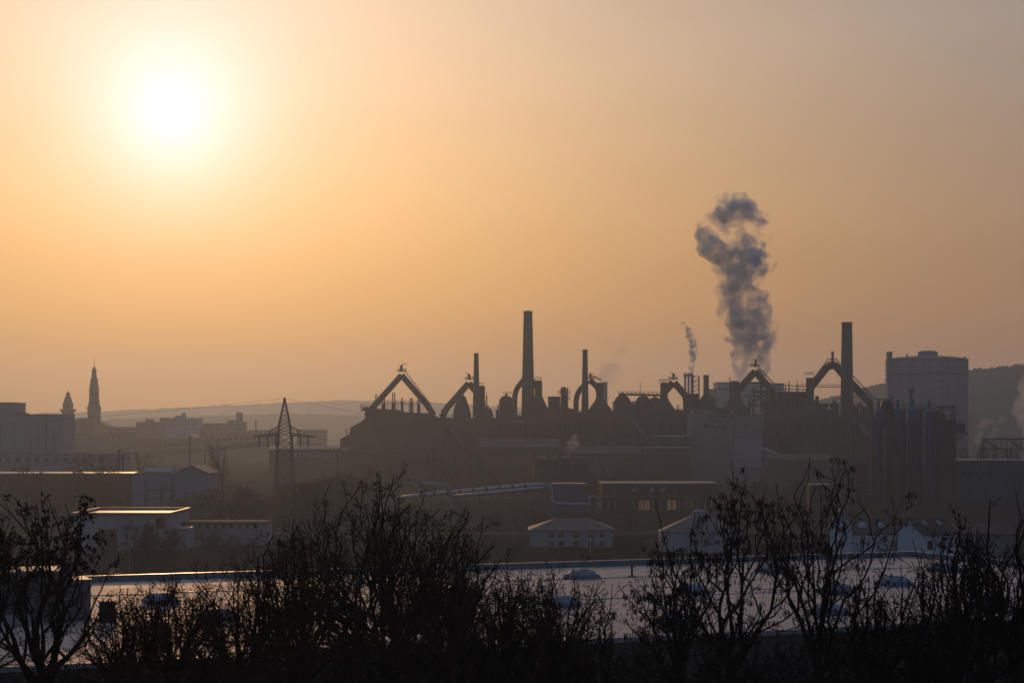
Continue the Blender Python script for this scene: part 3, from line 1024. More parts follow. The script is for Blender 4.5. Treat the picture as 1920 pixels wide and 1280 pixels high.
# ------------------------------------------------------------------ gas washing plant on the right (about 650 m away)
D = 650.0
k = mpp(D)
TW = [(1647.5, 15, 766, 'leftmost blue washing tower next to the thick right chimney'), (1683.5, 14, 764, 'second blue washing tower, right of the open bay'),
      (1711, 18, 763, 'widest blue washing tower, standing under the antenna mast'), (1742.5, 19, 766, 'rightmost blue washing tower beside the brick lift tower')]
for x, w, y, lab in TW:
    r = thing('washing_tower', lab, 'tower', base(x, D), 'blue washing towers')
    cx = r.location.x
    R = w / 2 * k
    zt = W(x, y, D).z
    MB().lathe((cx, D), [(R, 0), (R, zt - 1.5), (R * .8, zt - .6), (R * .3, zt)], 20).build('shell', M_BLUE, r, True)
    for z in (6, 11, 16, 21, 26):
        if z < zt - 2:
            MB().lathe((cx, D), [(R * 1.06, z), (R * 1.06, z + .22)], 20).build('flange', M_TEAL, r)
    p = MB()
    p.tube([(cx, D, zt - .2), (cx, D, zt + 2.6)], .38, 8).tube([(cx - .6, D, zt + 2.2), (cx + .6, D, zt + 2.2)], .22, 6)
    p.build('vent_pipe', M_STEEL, r)
    p = MB()
    for s in (-.75, .75):
        p.tube([(cx + s * R * 1.25, D - R - .3, 2), (cx + s * R * 1.25, D - R - .3, zt - 1)], .22, 8)
    p.build('riser_pipe', M_TEAL, r)
for x, w, y, lab in [(1665, 9, 776, 'rust coloured riser in the open bay of the washing plant'), (1694, 7, 770, 'rusty riser left of the widest blue washing tower'), (1725, 8, 768, 'rusty riser right of the widest blue washing tower'), (1672, 5, 782, 'thin riser beside the open bay of the washing plant'), (1757, 6, 772, 'thin dark riser touching the brick lift tower')]:
    p = W(x, y, D)
    r = thing('riser_column', lab, 'pipe', base(x, D - 1), 'rusty risers of the washing plant')
    MB().tube([(p.x, D - 1, 0), (p.x, D - 1, p.z)], w / 2 * k, 12).build('pipe', M_RUST, r, True)
    m = MB()
    for z in range(3, int(p.z), 4):
        m.tube([(p.x, D - 1, z), (p.x, D - 1, z + .2)], w / 2 * k * 1.15, 12)
    m.build('flange', M_STEEL, r)
rq = random.Random(5)
for i, x in enumerate((1638.5, 1657, 1661, 1669, 1676, 1700, 1704.5, 1720.5, 1730, 1752.5)):
    y = rq.uniform(772, 800)
    r = thing('thin_pipe', 'thin %s pipe standing among the blue washing towers' % ['rusty', 'grey green', 'blue'][i % 3], 'pipe', base(x, D - 2.4), 'thin pipes of the washing plant')
    p = W(x, y, D - 2.4)
    MB().tube([(p.x, p.y, 0), (p.x, p.y, p.z), (p.x + rq.choice((-1, 1)) * 1.0, p.y + 1.2, p.z + .5)], rq.uniform(.16, .3), 8).build('tube', [M_RUST, M_TEAL, M_BLUE][i % 3], r, True)
    m = MB()
    for z in range(2, int(p.z), 5):
        m.tube([(p.x, p.y, z), (p.x, p.y, z + .15)], .42, 8)
    m.build('flange', M_STEEL, r)
for i, (x0, x1, y) in enumerate(((1640, 1690, 880), (1676, 1722, 850), (1700, 1755, 900), (1640, 1700, 822), (1690, 1752, 800), (1650, 1740, 925))):
    r = thing('landing', 'railed steel landing across the blue washing towers, ' + ['below mid height at the left', 'at mid height', 'low at the right', 'high at the left', 'near the tops at the right', 'lowest of all'][i], 'walkway', W((x0 + x1) / 2, y, D - 3), 'landings of the washing plant')
    p, q = W(x0, y, D - 3.4), W(x1, y, D - 3.4)
    MB().box((p.x, D - 3.4, p.z - .12), (q.x, D - 2.7, p.z)).build('deck', M_STEEL, r)
    railing(x0, x1, y, D - 3.4, 1.1, 10, r, depth=.7)
tp = thing('top_gantry', 'railed gantry across the tops of the blue washing towers', 'gantry', base(1700, D + 3))
a, b = W(1636, 766, D + 4), W(1790, 764, D + 4)
MB().box((a.x, D + 3, a.z - .35), (b.x, D + 5, a.z)).build('deck', M_STEEL, tp)
railing(1636, 1752, 766, D + 3, 1.5, 18, tp, depth=2)
m = MB()
for x in (1637, 1668, 1697, 1730, 1758):
    m.bar(W(x, 766, D + 4), (W(x, 766, D + 4).x, D + 4, 0), .28)
for i, x in enumerate((1637, 1668, 1697, 1730)):
    for z in (5, 12, 19):
        xa, xb = W(x, 0, D + 4).x, W(x + 30, 0, D + 4).x
        m.bar((xa, D + 4, z), (xb, D + 4, z + 6), .13).bar((xa, D + 4, z), (xb, D + 4, z), .16)
m.build('frame', M_STEEL, tp)
am = thing('antenna_mast', 'antenna mast with a small cage standing on the widest blue washing tower', 'mast', W(1709, 763, D + 1))
m = MB().tube([W(1709, 765, D + 1), W(1709, 728, D + 1)], [.32, .3], 8)
m.build('pole', M_STEEL, am)
m = MB()
for s in (-4.2, 0, 4.2):
    m.bar(W(1709 + s, 729, D + 1), W(1709 + s, 735, D + 1), .1)
for y in (729.5, 732, 735):
    m.bar(W(1704.5, y, D + 1), W(1713.5, y, D + 1), .09)
m.build('cage', M_STEEL, am)

lt = thing('lift_tower', 'brick lift tower with a hollow roof frame right of the blue washing towers', 'tower', base(1775, D + 2))
a, b = W(1756, 775, D + 2), W(1772, 775, D + 2)
c = W(1794, 786, D + 2)
MB().box((a.x, D + 2, 0), (b.x, D + 9, a.z)).box((b.x, D + 2.3, 0), (c.x, D + 8.7, c.z)).build('wall', M_BRICK, lt)
m = MB()
for x in (1762, 1766, 1785, 1790):
    m.bar(W(x, 762, D + 3), W(x, 788, D + 3), .2)
m.bar(W(1755, 762, D + 3), W(1791, 762, D + 3), .28).bar(W(1784, 768, D + 3), W(1791, 768, D + 3), .15).bar(W(1784, 776, D + 3), W(1791, 776, D + 3), .15)
m.build('roof_frame', M_STEEL, lt)
MB().pbox(1784, 794, 1810, 809.5, D + 3, 5).build('cantilever_cabin', M_TEAL, lt)
m = MB().pbox(1782, 809.6, 1814, 811, D + 2.6, 6)
m.bar(W(1811, 811, D + 4), W(1795, 826, D + 4), .2).bar(W(1803, 811, D + 4), W(1795, 819, D + 4), .15)
for x in (1785, 1792, 1800, 1808):
    m.bar(W(x, 786, D + 3), W(x, 794, D + 3), .09)
m.build('bracket', M_STEEL, lt)
railing(1772, 1793, 786, D + 3, 1.5, 5, lt)
wp = thing('vent_cabin', 'dark cabin with a hopper roof left of the blue washing towers', 'cabin', base(1662, D + 8))
a = W(1655, 752, D + 8)
MB().prism([(1650, 768), (1655, 751), (1670, 751), (1677, 768), (1677, 800), (1650, 800)], D + 8, 5).build('wall', M_RUST2, wp)
MB().bar(W(1639, 748, D + 8), W(1672, 749, D + 8), .22).bar(W(1673, 744, D + 8), W(1673, 760, D + 8), .14).build('roof_frame', M_STEEL, wp)
MB().box((a.x - 2, D + 9, 0), (a.x - 1.4, D + 9.6, W(0, 800, D + 8).z - .02)).box((a.x + 3, D + 9, 0), (a.x + 3.6, D + 9.6, W(0, 800, D + 8).z - .02)).build('leg', M_STEEL, wp)

# dark lattice frames left of the towers
for x0, x1, yt, lab in [(1562, 1592, 868, 'dark latticed steel frame below the thick right chimney'), (1600, 1632, 862, 'dark latticed steel frame beside the leftmost blue washing tower')]:
    Dq = 640
    r = thing('steel_frame', lab, 'steel frame', base((x0 + x1) / 2, Dq), 'latticed frames at the washing plant')
    m = MB()
    for x in (x0, (x0 + x1) / 2, x1):
        for dd in (0, 5):
            p = W(x, yt, Dq)
            m.bar((p.x, Dq + dd, 0), (p.x, Dq + dd, p.z), .24)
    for y in range(int(yt), 946, 8):
        a, b = W(x0, y, Dq), W(x1, y, Dq)
        m.bar(a, b, .16).bar(a, W((x0 + x1) / 2, y + 8, Dq), .08)
    m.build('lattice', M_STEEL, r)
    MB().box((W(x0, 0, Dq).x + .5, Dq + 1, 0), (W(x1, 0, Dq).x - .5, Dq + 4, W(0, yt + 6, Dq).z)).build('infill', M_RUST2, r)

# dark plant hall and truss gantry on the far right
block('plant_hall', 'long dark hall under the steel truss at the right edge', 'industrial hall', 1766, 862, 2050, 680, 25, M_TEAL, M_ROOFM, wins=rows(1775, 2040, 20, 885, 890), ribs=24)
tg = thing('truss_bridge', 'black steel truss standing on the dark hall at the right edge', 'truss', W(1900, 861, 690))
m = MB()
Dq = 690
for dd in (0, 4):
    o = Vector((0, dd, 0))
    m.bar(W(1849, 822.5, Dq) + o, W(2040, 823, Dq) + o, .24).bar(W(1843, 842, Dq) + o, W(2040, 842.5, Dq) + o, .22)
    m.bar(W(1849, 822.5, Dq) + o, W(1838, 862, Dq) + o, .2)
    for i, x in enumerate(range(1849, 2040, 9)):
        m.bar(W(x, 823, Dq) + o, W(x, 842, Dq) + o, .1)
        if i % 5 == 0:
            m.bar(W(x, 823, Dq) + o, W(x + 27, 842, Dq) + o, .14).bar(W(x, 842, Dq) + o, W(x, 862, Dq) + o, .2)
            m.bar(W(x, 842, Dq) + o, W(x + 22, 862, Dq) + o, .12)
m.build('lattice', M_STEEL, tg)

# ------------------------------------------------------------------ town and church on the left
D = 1500
k = mpp(D)
ch = thing('church', 'distant church with one tall and one short baroque tower', 'church', base(160, D))
def tower(x, prof, name):
    cx = W(x, HZ, D).x
    MB().lathe((cx, D), [(w / 2 * k * 1.08, W(0, y, D).z) for w, y in prof], 8).build(name, M_STONE, ch)
tower(176.5, [(23, 862), (23, 766.5), (26, 766), (26, 764.3), (21.5, 762), (19, 755), (18, 749), (17, 746), (17, 731), (18.5, 730.4), (18.5, 729), (15, 727), (15, 725), (16.5, 724.4), (16.5, 722.6), (13.5, 721), (13.5, 713), (11, 709), (8.6, 705.5), (8.2, 697), (9.4, 696.4), (8.4, 694.6), (5.5, 690.5), (1.6, 687), (.9, 684), (.8, 671)], 'tall_tower')
tower(127.5, [(20.5, 862), (20.5, 773), (28, 770), (28, 767.6), (18.5, 767), (18.5, 760), (20, 759), (17, 755.5), (13.5, 751), (11.5, 747), (12.8, 746.2), (9, 743.5), (7.4, 742), (7.4, 737.4), (4, 735.5), (.8, 734), (.7, 731)], 'short_tower')
for s in (-13, 13):
    MB().pbox(127.5 + s - .8, 766, 127.5 + s + .8, 769.5, D - 1, 1).build('corner_turret', M_STONE, ch)
a, b = W(139, 785, D), W(190, 785, D)
MB().prism([(139, 862), (139, 786), (150, 783.5), (165, 784), (190, 793), (203, 800), (203, 862)], D + 5, 25).build('nave', M_STONE, ch)
for (x0, y0, x1, y1) in ((172, 735, 175, 743), (178, 735, 181, 743), (172, 752, 181, 758), (124, 775, 131, 784)):
    MB().pbox(x0, y0, x1, y1, D - 23 / 2 * k - .4, .3).build('louvre', M_DARK, ch)

TOWN = [
    (190, 204, 800, 1480, M_STONE, 'low town house directly right of the church nave', 0), (204, 255, 800, 1470, M_CONC, 'long low town block between the church and the stepped apartment block', 8),
    (255, 300, 791, 1600, M_CONC, 'stepped apartment block with a small roof cabin right of the church', 7), (300, 312, 783, 1600, M_CONC, 'narrow riser of the stepped apartment block', 0),
    (311, 374, 783.5, 1590, M_GREYC, 'tallest town apartment block with a lift housing on its roof', 9), (381, 428, 793, 1610, M_CONC, 'wide town block left of the square town tower', 6),
    (427, 457, 790.5, 1612, M_CONC, 'town block at the foot of the square town tower', 3), (462, 520, 806, 1640, M_STONE, 'low town building behind the lattice pylon', 7),
    (556, 610, 805, 1660, M_STONE, 'low hall far behind the right arm of the lattice pylon', 5), (120, 255, 812, 1380, M_ROOFM, 'wide dark workshop below the church', 12), (255, 380, 822, 1350, M_STONE, 'wide dark workshop below the stepped apartment block', 12), (382, 520, 812, 1400, M_STONE, 'dark workshop left of the lattice pylon with two pale gable vents', 12)]
for x0, x1, y, D, m_, lab, nw in TOWN:
    r = block('town_building', lab, 'building', x0, y, x1, D, 18, m_, M_BRICK, wins=(rows(x0 + 2, x1 - 2, nw, y + 4, y + 6.5, .5) + rows(x0 + 2, x1 - 2, nw, y + 10, y + 12.5, .5)) if nw else (), group='town buildings left of the pylon', wm=M_GLASS)
    if x0 == 255 and y < 800:
        MB().pbox(272, 785.5, 286, 791, D + 3, 6).bar(W(275, 781, D + 3), W(275, 786, D + 3), .3).build('roof_cabin', M_CONC, r)
    if x0 == 311:
        MB().pbox(328, 778.5, 346, 783.4, D + 3, 8).pbox(341, 773.5, 346.5, 778.5, D + 4, 5).build('lift_housing', M_GREYC, r)
    if x0 == 427:
        MB().pbox(443, 773, 453.5, 790.4, D + 2, 6).build('square_tower', M_STONE, r)
        MB().pbox(427, 787, 440, 790.4, D + 2, 6).build('roof_cabin', M_CONC, r)
    if x0 == 462:
        MB().bar(W(479.5, 787, D), W(479.5, 806, D), .7).build('chimney', M_BRICK, r)
    if x0 == 382:
        MB().pbox(374, 805, 383, 830, D - 2, 8).build('stair_tower', M_STONE, r)
        MB().pbox(409, 814, 416, 818, D - .4, .2).pbox(419, 814, 424, 818, D - .4, .2).build('gable_vent', M_GREYC, r)
bc = thing('boiler_chimney', 'small boiler chimney with a lit puff of steam left of the pylon', 'chimney', base(356, 1300))
MB().tube([(bc.location.x, 1300, 0), (bc.location.x, 1300, W(0, 817, 1300).z)], .9, 8).build('shaft', M_BRICK, bc)
MB().tube([(bc.location.x, 1300, W(0, 817, 1300).z - .4), (bc.location.x, 1300, W(0, 817, 1300).z + .3)], 1.1, 8).build('rim', M_STEEL, bc)

# big box building at the left edge
D = 880
bx = thing('box_building', 'big blank box building with a higher left part at the left edge', 'building', base(55, D))
k = mpp(D)
a, b, c = W(-60, 756, D), W(25.5, 756, D), W(118, 778, D)
MB().box((a.x, D, 0), (b.x, D + 22, a.z)).build('high_wing', M_CLAD, bx)
MB().box((b.x + .002, D + .3, 0), (c.x, D + 24, c.z)).build('low_wing', M_CLAD, bx)
MB().pbox(27, 773.5, 46, 777.9, D + 1, 8).build('stair_head', M_CONC, bx)
MB().box((a.x - .2, D - .2, a.z), (b.x + .2, D + 22.2, a.z + .5)).box((b.x + .21, D + .1, c.z), (c.x + .2, D + 24.2, c.z + .45)).build('coping', M_ROOFM, bx)
MB().pbox(84.5, 782, 87.5, 848, D + .2, .1).build('ochre_strip', M_OCHRE, bx)
MB().pbox(30, 790, 44, 840, D + .2, .1).build('wall_panel', M_OFFW, bx)
m = MB()
for x in (-20, 0, 58, 72, 100):
    p = W(x, 800, D)
    m.box((p.x - .1, D - .04, 0), (p.x + .1, D + .25, p.z))
m.build('panel_joint', M_STEEL, bx)

# grey range with posts in front of it
block('goods_shed', 'long grey goods shed below the big box building', 'shed', -80, 849, 232, 800, 14, M_CLAD, M_BRICK, wins=rows(-60, 225, 16, 858, 866, .5), ribs=18)
block('roadside_shed', 'long dark shed whose roof edge glints in the sun at the left', 'shed', -80, 886.5, 249, 640, 18, M_RUST2, M_ROOFS, wins=rows(-70, 240, 18, 903, 910, .5), ribs=12, par=.35)
for i, (x, y0, y1, D, rr, lab) in enumerate([(223, 846, 890, 700, .55, 'thick grey pole left of the gabled workshop'), (230.5, 853, 890, 700, .4, 'shorter thin pole left of the gabled workshop'), (54, 848, 890, 720, .4, 'pole in front of the goods shed'),
        (26, 858, 890, 720, .25, 'thin pole in front of the goods shed near the left edge'), (384, 848, 885, 900, .3, 'thin pole behind the tall bare tree'), (243, 1012, 1082, 255, .06, 'thin pale lamp pole behind the warehouse roof'),
        (355, 818, 850, 1000, .5, 'post under the lit puff of steam left of the pylon')]):
    p, q = W(x, y0, D), W(x, y1, D)
    r = thing('pole', lab, 'pole', (p.x, D, 0), 'poles on the plain')
    MB().tube([(p.x, D, 0), (p.x, D, p.z)], [rr, rr * .7], 8).build('shaft', M_STEEL if rr > .1 else M_ALU, r)
    MB().tube([(p.x, D, p.z), (p.x, D, p.z + rr)], rr * 1.4, 8).build('cap', M_STEEL, r)
af = thing('swing_frame', 'tall A shaped steel frame left of the gabled workshop', 'steel frame', base(226, 545))
m = MB()
for (xa, xb) in ((217, 221), (237, 234)):
    m.bar((W(xa, 960, 545).x, 545, 0), W(xb, 918, 545), .22)
m.bar(W(221, 918, 545), W(234, 918, 545), .2).bar(W(219, 938, 545), W(236, 938, 545), .1)
m.build('frame_bars', M_STEEL, af)

# gabled workshop with a roof light
D = 555
ws = thing('gabled_workshop', 'grey gabled workshop with a pale roof light left of the tall bare tree', 'workshop', base(320, D))
a, b, c = W(248, 888, D), W(333, 888, D), W(391, 887, D)
z0 = W(0, 876, D).z
MB().box((a.x, D, 0), (b.x, D + 20, a.z)).build('wall', M_CLAD, ws)
q = MB()
q.add([(a.x - .3, D - .3, a.z), (b.x, D - .3, a.z), (b.x, D + 10, z0), (a.x + 4.5, D + 10, z0), (b.x, D + 20.3, a.z), (a.x - .3, D + 20.3, a.z)], [(0, 1, 2, 3), (3, 2, 4, 5), (0, 3, 5), (1, 4, 2), (0, 5, 4, 1)])
q.build('roof', M_SLATE, ws)
sl = (z0 - a.z) / 10.3
lo, hi = W(267, 0, D).x, W(320, 0, D).x
y0_, y1_ = D + 1.5, D + 7.5
zf = lambda y: a.z + sl * (y - D + .3) + .06
MB().add([(lo, y0_, zf(y0_)), (hi, y0_, zf(y0_)), (hi, y1_, zf(y1_)), (lo, y1_, zf(y1_)), (lo, y0_, zf(y0_) + .2), (hi, y0_, zf(y0_) + .2), (hi, y1_, zf(y1_) + .2), (lo, y1_, zf(y1_) + .2)],
         [(3, 2, 1, 0), (4, 5, 6, 7), (0, 1, 5, 4), (1, 2, 6, 5), (2, 3, 7, 6), (3, 0, 4, 7)]).build('roof_light', M_OFFW, ws)
xm = W(363, 0, D).x
zr = W(0, 873.5, D).z
MB().add([(b.x + .01, D - 2, 0), (c.x, D - 2, 0), (c.x, D - 2, c.z), (xm, D - 2, zr), (b.x + .01, D - 2, c.z), (b.x + .01, D + 18, 0), (c.x, D + 18, 0), (c.x, D + 18, c.z), (xm, D + 18, zr), (b.x + .01, D + 18, c.z)],
         [(0, 1, 2, 3, 4), (9, 8, 7, 6, 5), (0, 4, 9, 5), (2, 1, 6, 7), (3, 2, 7, 8), (4, 3, 8, 9), (1, 0, 5, 6)]).build('gable_wing', M_CLAD, ws)
q = MB()
for e in (b.x - .3, c.x + .4):
    s = (zr - c.z) / abs(xm - (b.x if e < xm else c.x))
    ze = zr - s * abs(xm - e)
    vs = [(xm, D - 2.4, zr + .02), (e, D - 2.4, ze + .02), (e, D + 18.2, ze + .02), (xm, D + 18.2, zr + .02)]
    vs += [(x, y, z + .22) for x, y, z in vs]
    q.add(vs, [(0, 1, 2, 3), (7, 6, 5, 4), (0, 4, 5, 1), (1, 5, 6, 2), (2, 6, 7, 3), (3, 7, 4, 0)])
q.build('gable_roof', M_SLATE, ws)
windows(ws, [(375, 892, 381, 903)], D - 2, M_OFFW)
m = MB()
for x in (274, 302, 322):
    p = W(x, 905, D)
    m.box((p.x - .22, D - .25, 0), (p.x + .22, D - .004, p.z))
for y in (918, 934):
    p, q_ = W(274, y, D), W(322, y, D)
    m.box((p.x + .23, D - .15, p.z - .15), (q_.x - .23, D - .004, p.z + .15))
m.build('wall_frame', M_STEEL, ws)

# flat roofed pale building with sunlit roof
D = 405
fb = thing('flat_roof_building', 'pale flat roofed building with a sunlit roof left of the pylon foot', 'building', base(235, D))
a, b = W(136, 966, D), W(317, 966, D)
MB().box((a.x, D, 0), (b.x, D + 26, a.z)).build('wall', M_OFFW, fb)
MB().box((a.x + .5, D + .5, a.z), (b.x - .5, D + 25.5, a.z + .05)).build('roof_sheet', M_ROOFS, fb)
m = MB()
t = .6
for lo, hi in (((a.x - .2, D - .2, a.z), (b.x + .2, D + .3, a.z + t)), ((a.x - .2, D + 25.7, a.z), (b.x + .2, D + 26.2, a.z + t)), ((a.x - .2, D + .302, a.z), (a.x + .3, D + 25.698, a.z + t)), ((b.x - .3, D + .302, a.z), (b.x + .2, D + 25.698, a.z + t))):
    m.box(lo, hi)
m.build('parapet', M_ROOFM, fb)
windows(fb, [(292, 971, 312, 990)], D)
MB().pbox(185, 991, 220, 1036, D - .08, .07).build('gate', M_DARK, fb)
MB().pbox(229, 967, 236, 1036, D - .4, .38).build('pilaster', M_CLAD, fb)
MB().pbox(309, 967, 314, 1036, D - .4, .38).build('downpipe', M_OFFW, fb)
block('lean_to', 'low pale lean-to at the right end of the flat roofed building', 'shed', 318, 990, 350, 408, 10, M_OFFW, M_ROOFM, wins=[(322, 1010, 334, 1024)], wm=M_BLUE)

lp0 = None
for x, D_, yt, lab in ((1107, 400, 985, 'slim lamp post right of the hip roofed building'), (1188, 420, 982, 'slim lamp post left of the eight sided hall'), (962, 440, 985, 'slim lamp post left of the hip roofed building'), (885, 460, 980, 'slim lamp post below the middle of the pipeline'),
                       (1430, 430, 985, 'slim lamp post right of the eight sided hall'), (352, 470, 955, 'slim lamp post behind the low grey store'), (425, 475, 955, 'slim lamp post beside the pylon foot')):
    if lp0 is None:
        h_ = W(0, yt, D_).z
        lp0 = thing('lamp_post', lab, 'lamp post', base(x, D_), 'lamp posts on the plain')
        bx_ = lp0.location.x
        MB().tube([(bx_, D_, 0), (bx_, D_, h_ - .6), (bx_ + .25, D_, h_ - .15), (bx_ + 1.2, D_, h_)], [.09, .06, .05, .04], 8).build('pole', M_ALU, lp0)
        MB().box((bx_ + 1.1, D_ - .12, h_ - .08), (bx_ + 1.7, D_ + .12, h_ + .06)).build('lamp_head', M_STEEL, lp0)
    else:
        dup(lp0, base(x, D_), (x % 7) * .9, W(0, yt, D_).z / h_, lab)

# road with kerb and a guard rail in the middle distance
def strip(name, pts, w, m_, z=.02, h=0.0):
    q = MB()
    P = [Vector(p) for p in pts]
    for A, B in zip(P, P[1:]):
        d = (B - A).normalized()
        nrm = Vector((-d.y, d.x, 0)) * w / 2
        vs = [A - nrm, B - nrm, B + nrm, A + nrm]
        q.add([(v.x, v.y, z) for v in vs], [(0, 1, 2, 3)])
    return q.build(name, m_)


kind(strip('road', [(-130, 462, 0), (-58, 466, 0), (30, 470, 0), (150, 476, 0)], 8, M_ASPH), 'structure')
kind(strip('railway_bed', [(-260, 690, 0), (260, 720, 0)], 14, M_ASPH, .03), 'structure')
gr = thing('guard_rail', 'long guard rail catching light beside the road below the pylon', 'guard rail', (-40, 455, 0))
m = MB()
for i in range(10):
    x = -80 + i * 3
    m.box((x - .06, 455, 0), (x + .06, 455.12, .75))
m.build('post', M_STEEL, gr)
MB().box((-81, 454.9, .55), (-52, 455.0, .95)).build('beam', M_ALU, gr)
block('flat_hut', 'small hut with a bright glinting flat roof behind the two open trees', 'hut', 1518, 907.2, 1555, 560, 5, M_DARK, M_ROOFS, par=.3)
block('long_store', 'long low grey store below the pylon with a faint blue wall', 'shed', 330, 978, 500, 420, 10, M_CLAD, M_BRICK, zb=0, wins=rows(340, 490, 10, 983, 989, .5))

# column hall with lit windows
D = 600
hall2 = block('column_hall', 'long dark hall with slim columns and warm lit windows in the middle distance', 'industrial hall', 1128, 905, 1345, D, 20, M_RUST2, M_ROOFM,
              wins=rows(1132, 1340, 9, 914, 926, .55))
MB().pbox(1125, 931, 1347, 935, D - 3, 3).build('canopy', M_STEEL, hall2)
m = MB()
for i in range(19):
    x = 1128 + i * 12
    p = W(x, 935, D)
    m.bar((p.x, D - 2.8, 0), (p.x, D - 2.8, p.z), .14)
m.build('column', M_CLAD, hall2)
M_LIT = mat('dim lit window', (0.5, 0.3, 0.15), 0.6, 0.3, 1.0)
_p = M_LIT.node_tree.nodes['Principled BSDF']
_p.inputs['Emission Color'].default_value = (1.0, 0.55, 0.22, 1)
_p.inputs['Emission Strength'].default_value = 0.16
for (x0, x1) in ((1198, 1206), (1208, 1218), (1252, 1258), (1260, 1268)):
    MB().pbox(x0, 937, x1, 957, D - .1, .08).build('lit_window', M_LIT, hall2)
for x in (1186, 1219, 1240):
    MB().bar(W(x, 922, D - 3.2), W(x + 8, 914, D - 3.2), .5).build('chute', M_CLAD, hall2)

# pipeline on trestles
D = 560
pl = thing('pipeline', 'raised pair of pale pipes on trestles with two square expansion loops', 'pipeline', base(900, D))
m = MB().tube([W(745, 934, D), W(790, 927.5, D), W(985, 909.5, D), W(1021, 908, D)], .62, 12)
m.build('upper_pipe', M_ALU, pl, True)
m = MB().tube([W(843, 931, D - 2.5), W(1018, 914, D - 2.5)], .55, 12)
m.build('lower_pipe', M_ALU, pl, True)
pipe(pl, [(789, 932), (789, 906), (838, 909), (843, 914), (843, 931)], 4, D - 2.5, M_CLAD, 'expansion_loop')
pipe(pl, [(1016, 907), (1030, 910), (1034, 918), (1036, 940), (1042, 943), (1108, 946)], 3, D - 1, M_CLAD, 'expansion_loop')
pipe(pl, [(1104, 962), (1104, 930), (1121, 930), (1121, 962)], 2.4, D - 1, M_CLAD, 'expansion_loop')
for i in range(12):
    m = MB()
    x = 760 + i * 23
    y = 932 - (x - 760) * .094
    p = W(x, y + 4, D - 1)
    m.bar((p.x, D - 3, 0), (p.x, D - 2.6, p.z), .1).bar((p.x, D + 1, 0), (p.x, D + .6, p.z), .1).bar((p.x, D - 3, p.z * .45), (p.x, D + 1, p.z * .45), .08)
    m.box((p.x - .15, D - 4, p.z - .15), (p.x + .15, D + 1.5, p.z + .05))
    m.build('trestle', M_STEEL, pl)
m = MB()
for i in range(9):
    t = i / 8
    p = W(790 + 195 * t, 927.5 - 18 * t, D)
    m.tube([(p.x - .3, D, p.z), (p.x + .3, D, p.z)], .74, 12)
m.build('pipe_collar', M_STEEL, pl)
pump = block('pump_house', 'dark plant building with small stacks where the pipeline ends', 'industrial building', 1000, 858, 1104, 700, 14, M_RUST2, M_RUST, wins=rows(1004, 1100, 8, 870, 876))
for x, y in ((1003, 848), (1029, 850), (1050, 851), (1075, 850), (1086, 852)):
    MB().tube([W(x, 858.4, 704), W(x, y, 704)], .6 if x != 1075 else 1.0, 8).build('stack', M_RUST2, pump)
block('corrugated_store', 'small store with a ribbed pale blue roof edge beside the pipeline end', 'shed', 1036, 906, 1098, 575, 10, M_BLUE, M_ROOFM, ribs=16)

# hip roofed pale building
def hip(name, label, x0, x1, xr0, xr1, yeave, yridge, D, depth, wins):
    r = thing(name, label, 'building', base((x0 + x1) / 2, D), 'pale buildings behind the warehouse roof')
    a, b = W(x0, yeave, D), W(x1, yeave, D)
    zr = W(0, yridge, D).z
    ra, rb = W(xr0, 0, D).x, W(xr1, 0, D).x
    MB().box((a.x, D, 0), (b.x, D + depth, a.z)).build('wall', M_OFFW, r)
    ym = D + depth / 2
    o = .5
    MB().add([(a.x - o, D - o, a.z), (b.x + o, D - o, a.z), (b.x + o, D + depth + o, a.z), (a.x - o, D + depth + o, a.z), (ra, ym, zr), (rb, ym, zr)], [(0, 1, 5, 4), (1, 2, 5), (2, 3, 4, 5), (3, 0, 4), (3, 2, 1, 0)]).build('roof', M_SLATE, r)
    framed(r, wins, D)
    return r


hb = hip('hip_roof_building', 'pale two storey building with dark hipped roof behind the warehouse roof', 995, 1149, 1043, 1106, 993.5, 974, 415, 14,
    [(x, 1000, x + 9.5, 1007) for x in (1029, 1048, 1075, 1103, 1124)] + [(x, 1014, x + 9.5, 1023) for x in (1029, 1048, 1075, 1103, 1124)])
for x in (994.5, 1004, 1090, 1114):
    p = W(x, 994, 415)
    MB().box((p.x - .12, 414.7, 0), (p.x + .12, 414.99, p.z)).build('downpipe', M_OFFW, hb)
D = 395
k = mpp(D)
og = thing('octagon_hall', 'pale eight sided hall with tent roof and lantern behind the open trees', 'building', base(1312, D + 9))
cx = og.location.x
MB().lathe((cx, D + 9), [(83 * k, 0), (83 * k, W(0, 1000, D).z)], 8).build('wall', M_OFFW, og)
MB().lathe((cx, D + 9), [(85 * k, W(0, 1000, D).z), (85 * k, W(0, 999, D).z), (18 * k, W(0, 970, D).z)], 8).build('roof', M_SLATE, og)
MB().lathe((cx, D + 9), [(14 * k, W(0, 974, D).z), (14 * k, W(0, 962, D).z), (9 * k, W(0, 958, D).z)], 8).build('lantern', M_CLAD, og)
windows(og, [(1300, 1010, 1310, 1022), (1320, 1010, 1330, 1022)], D - .5, M_GLASS)

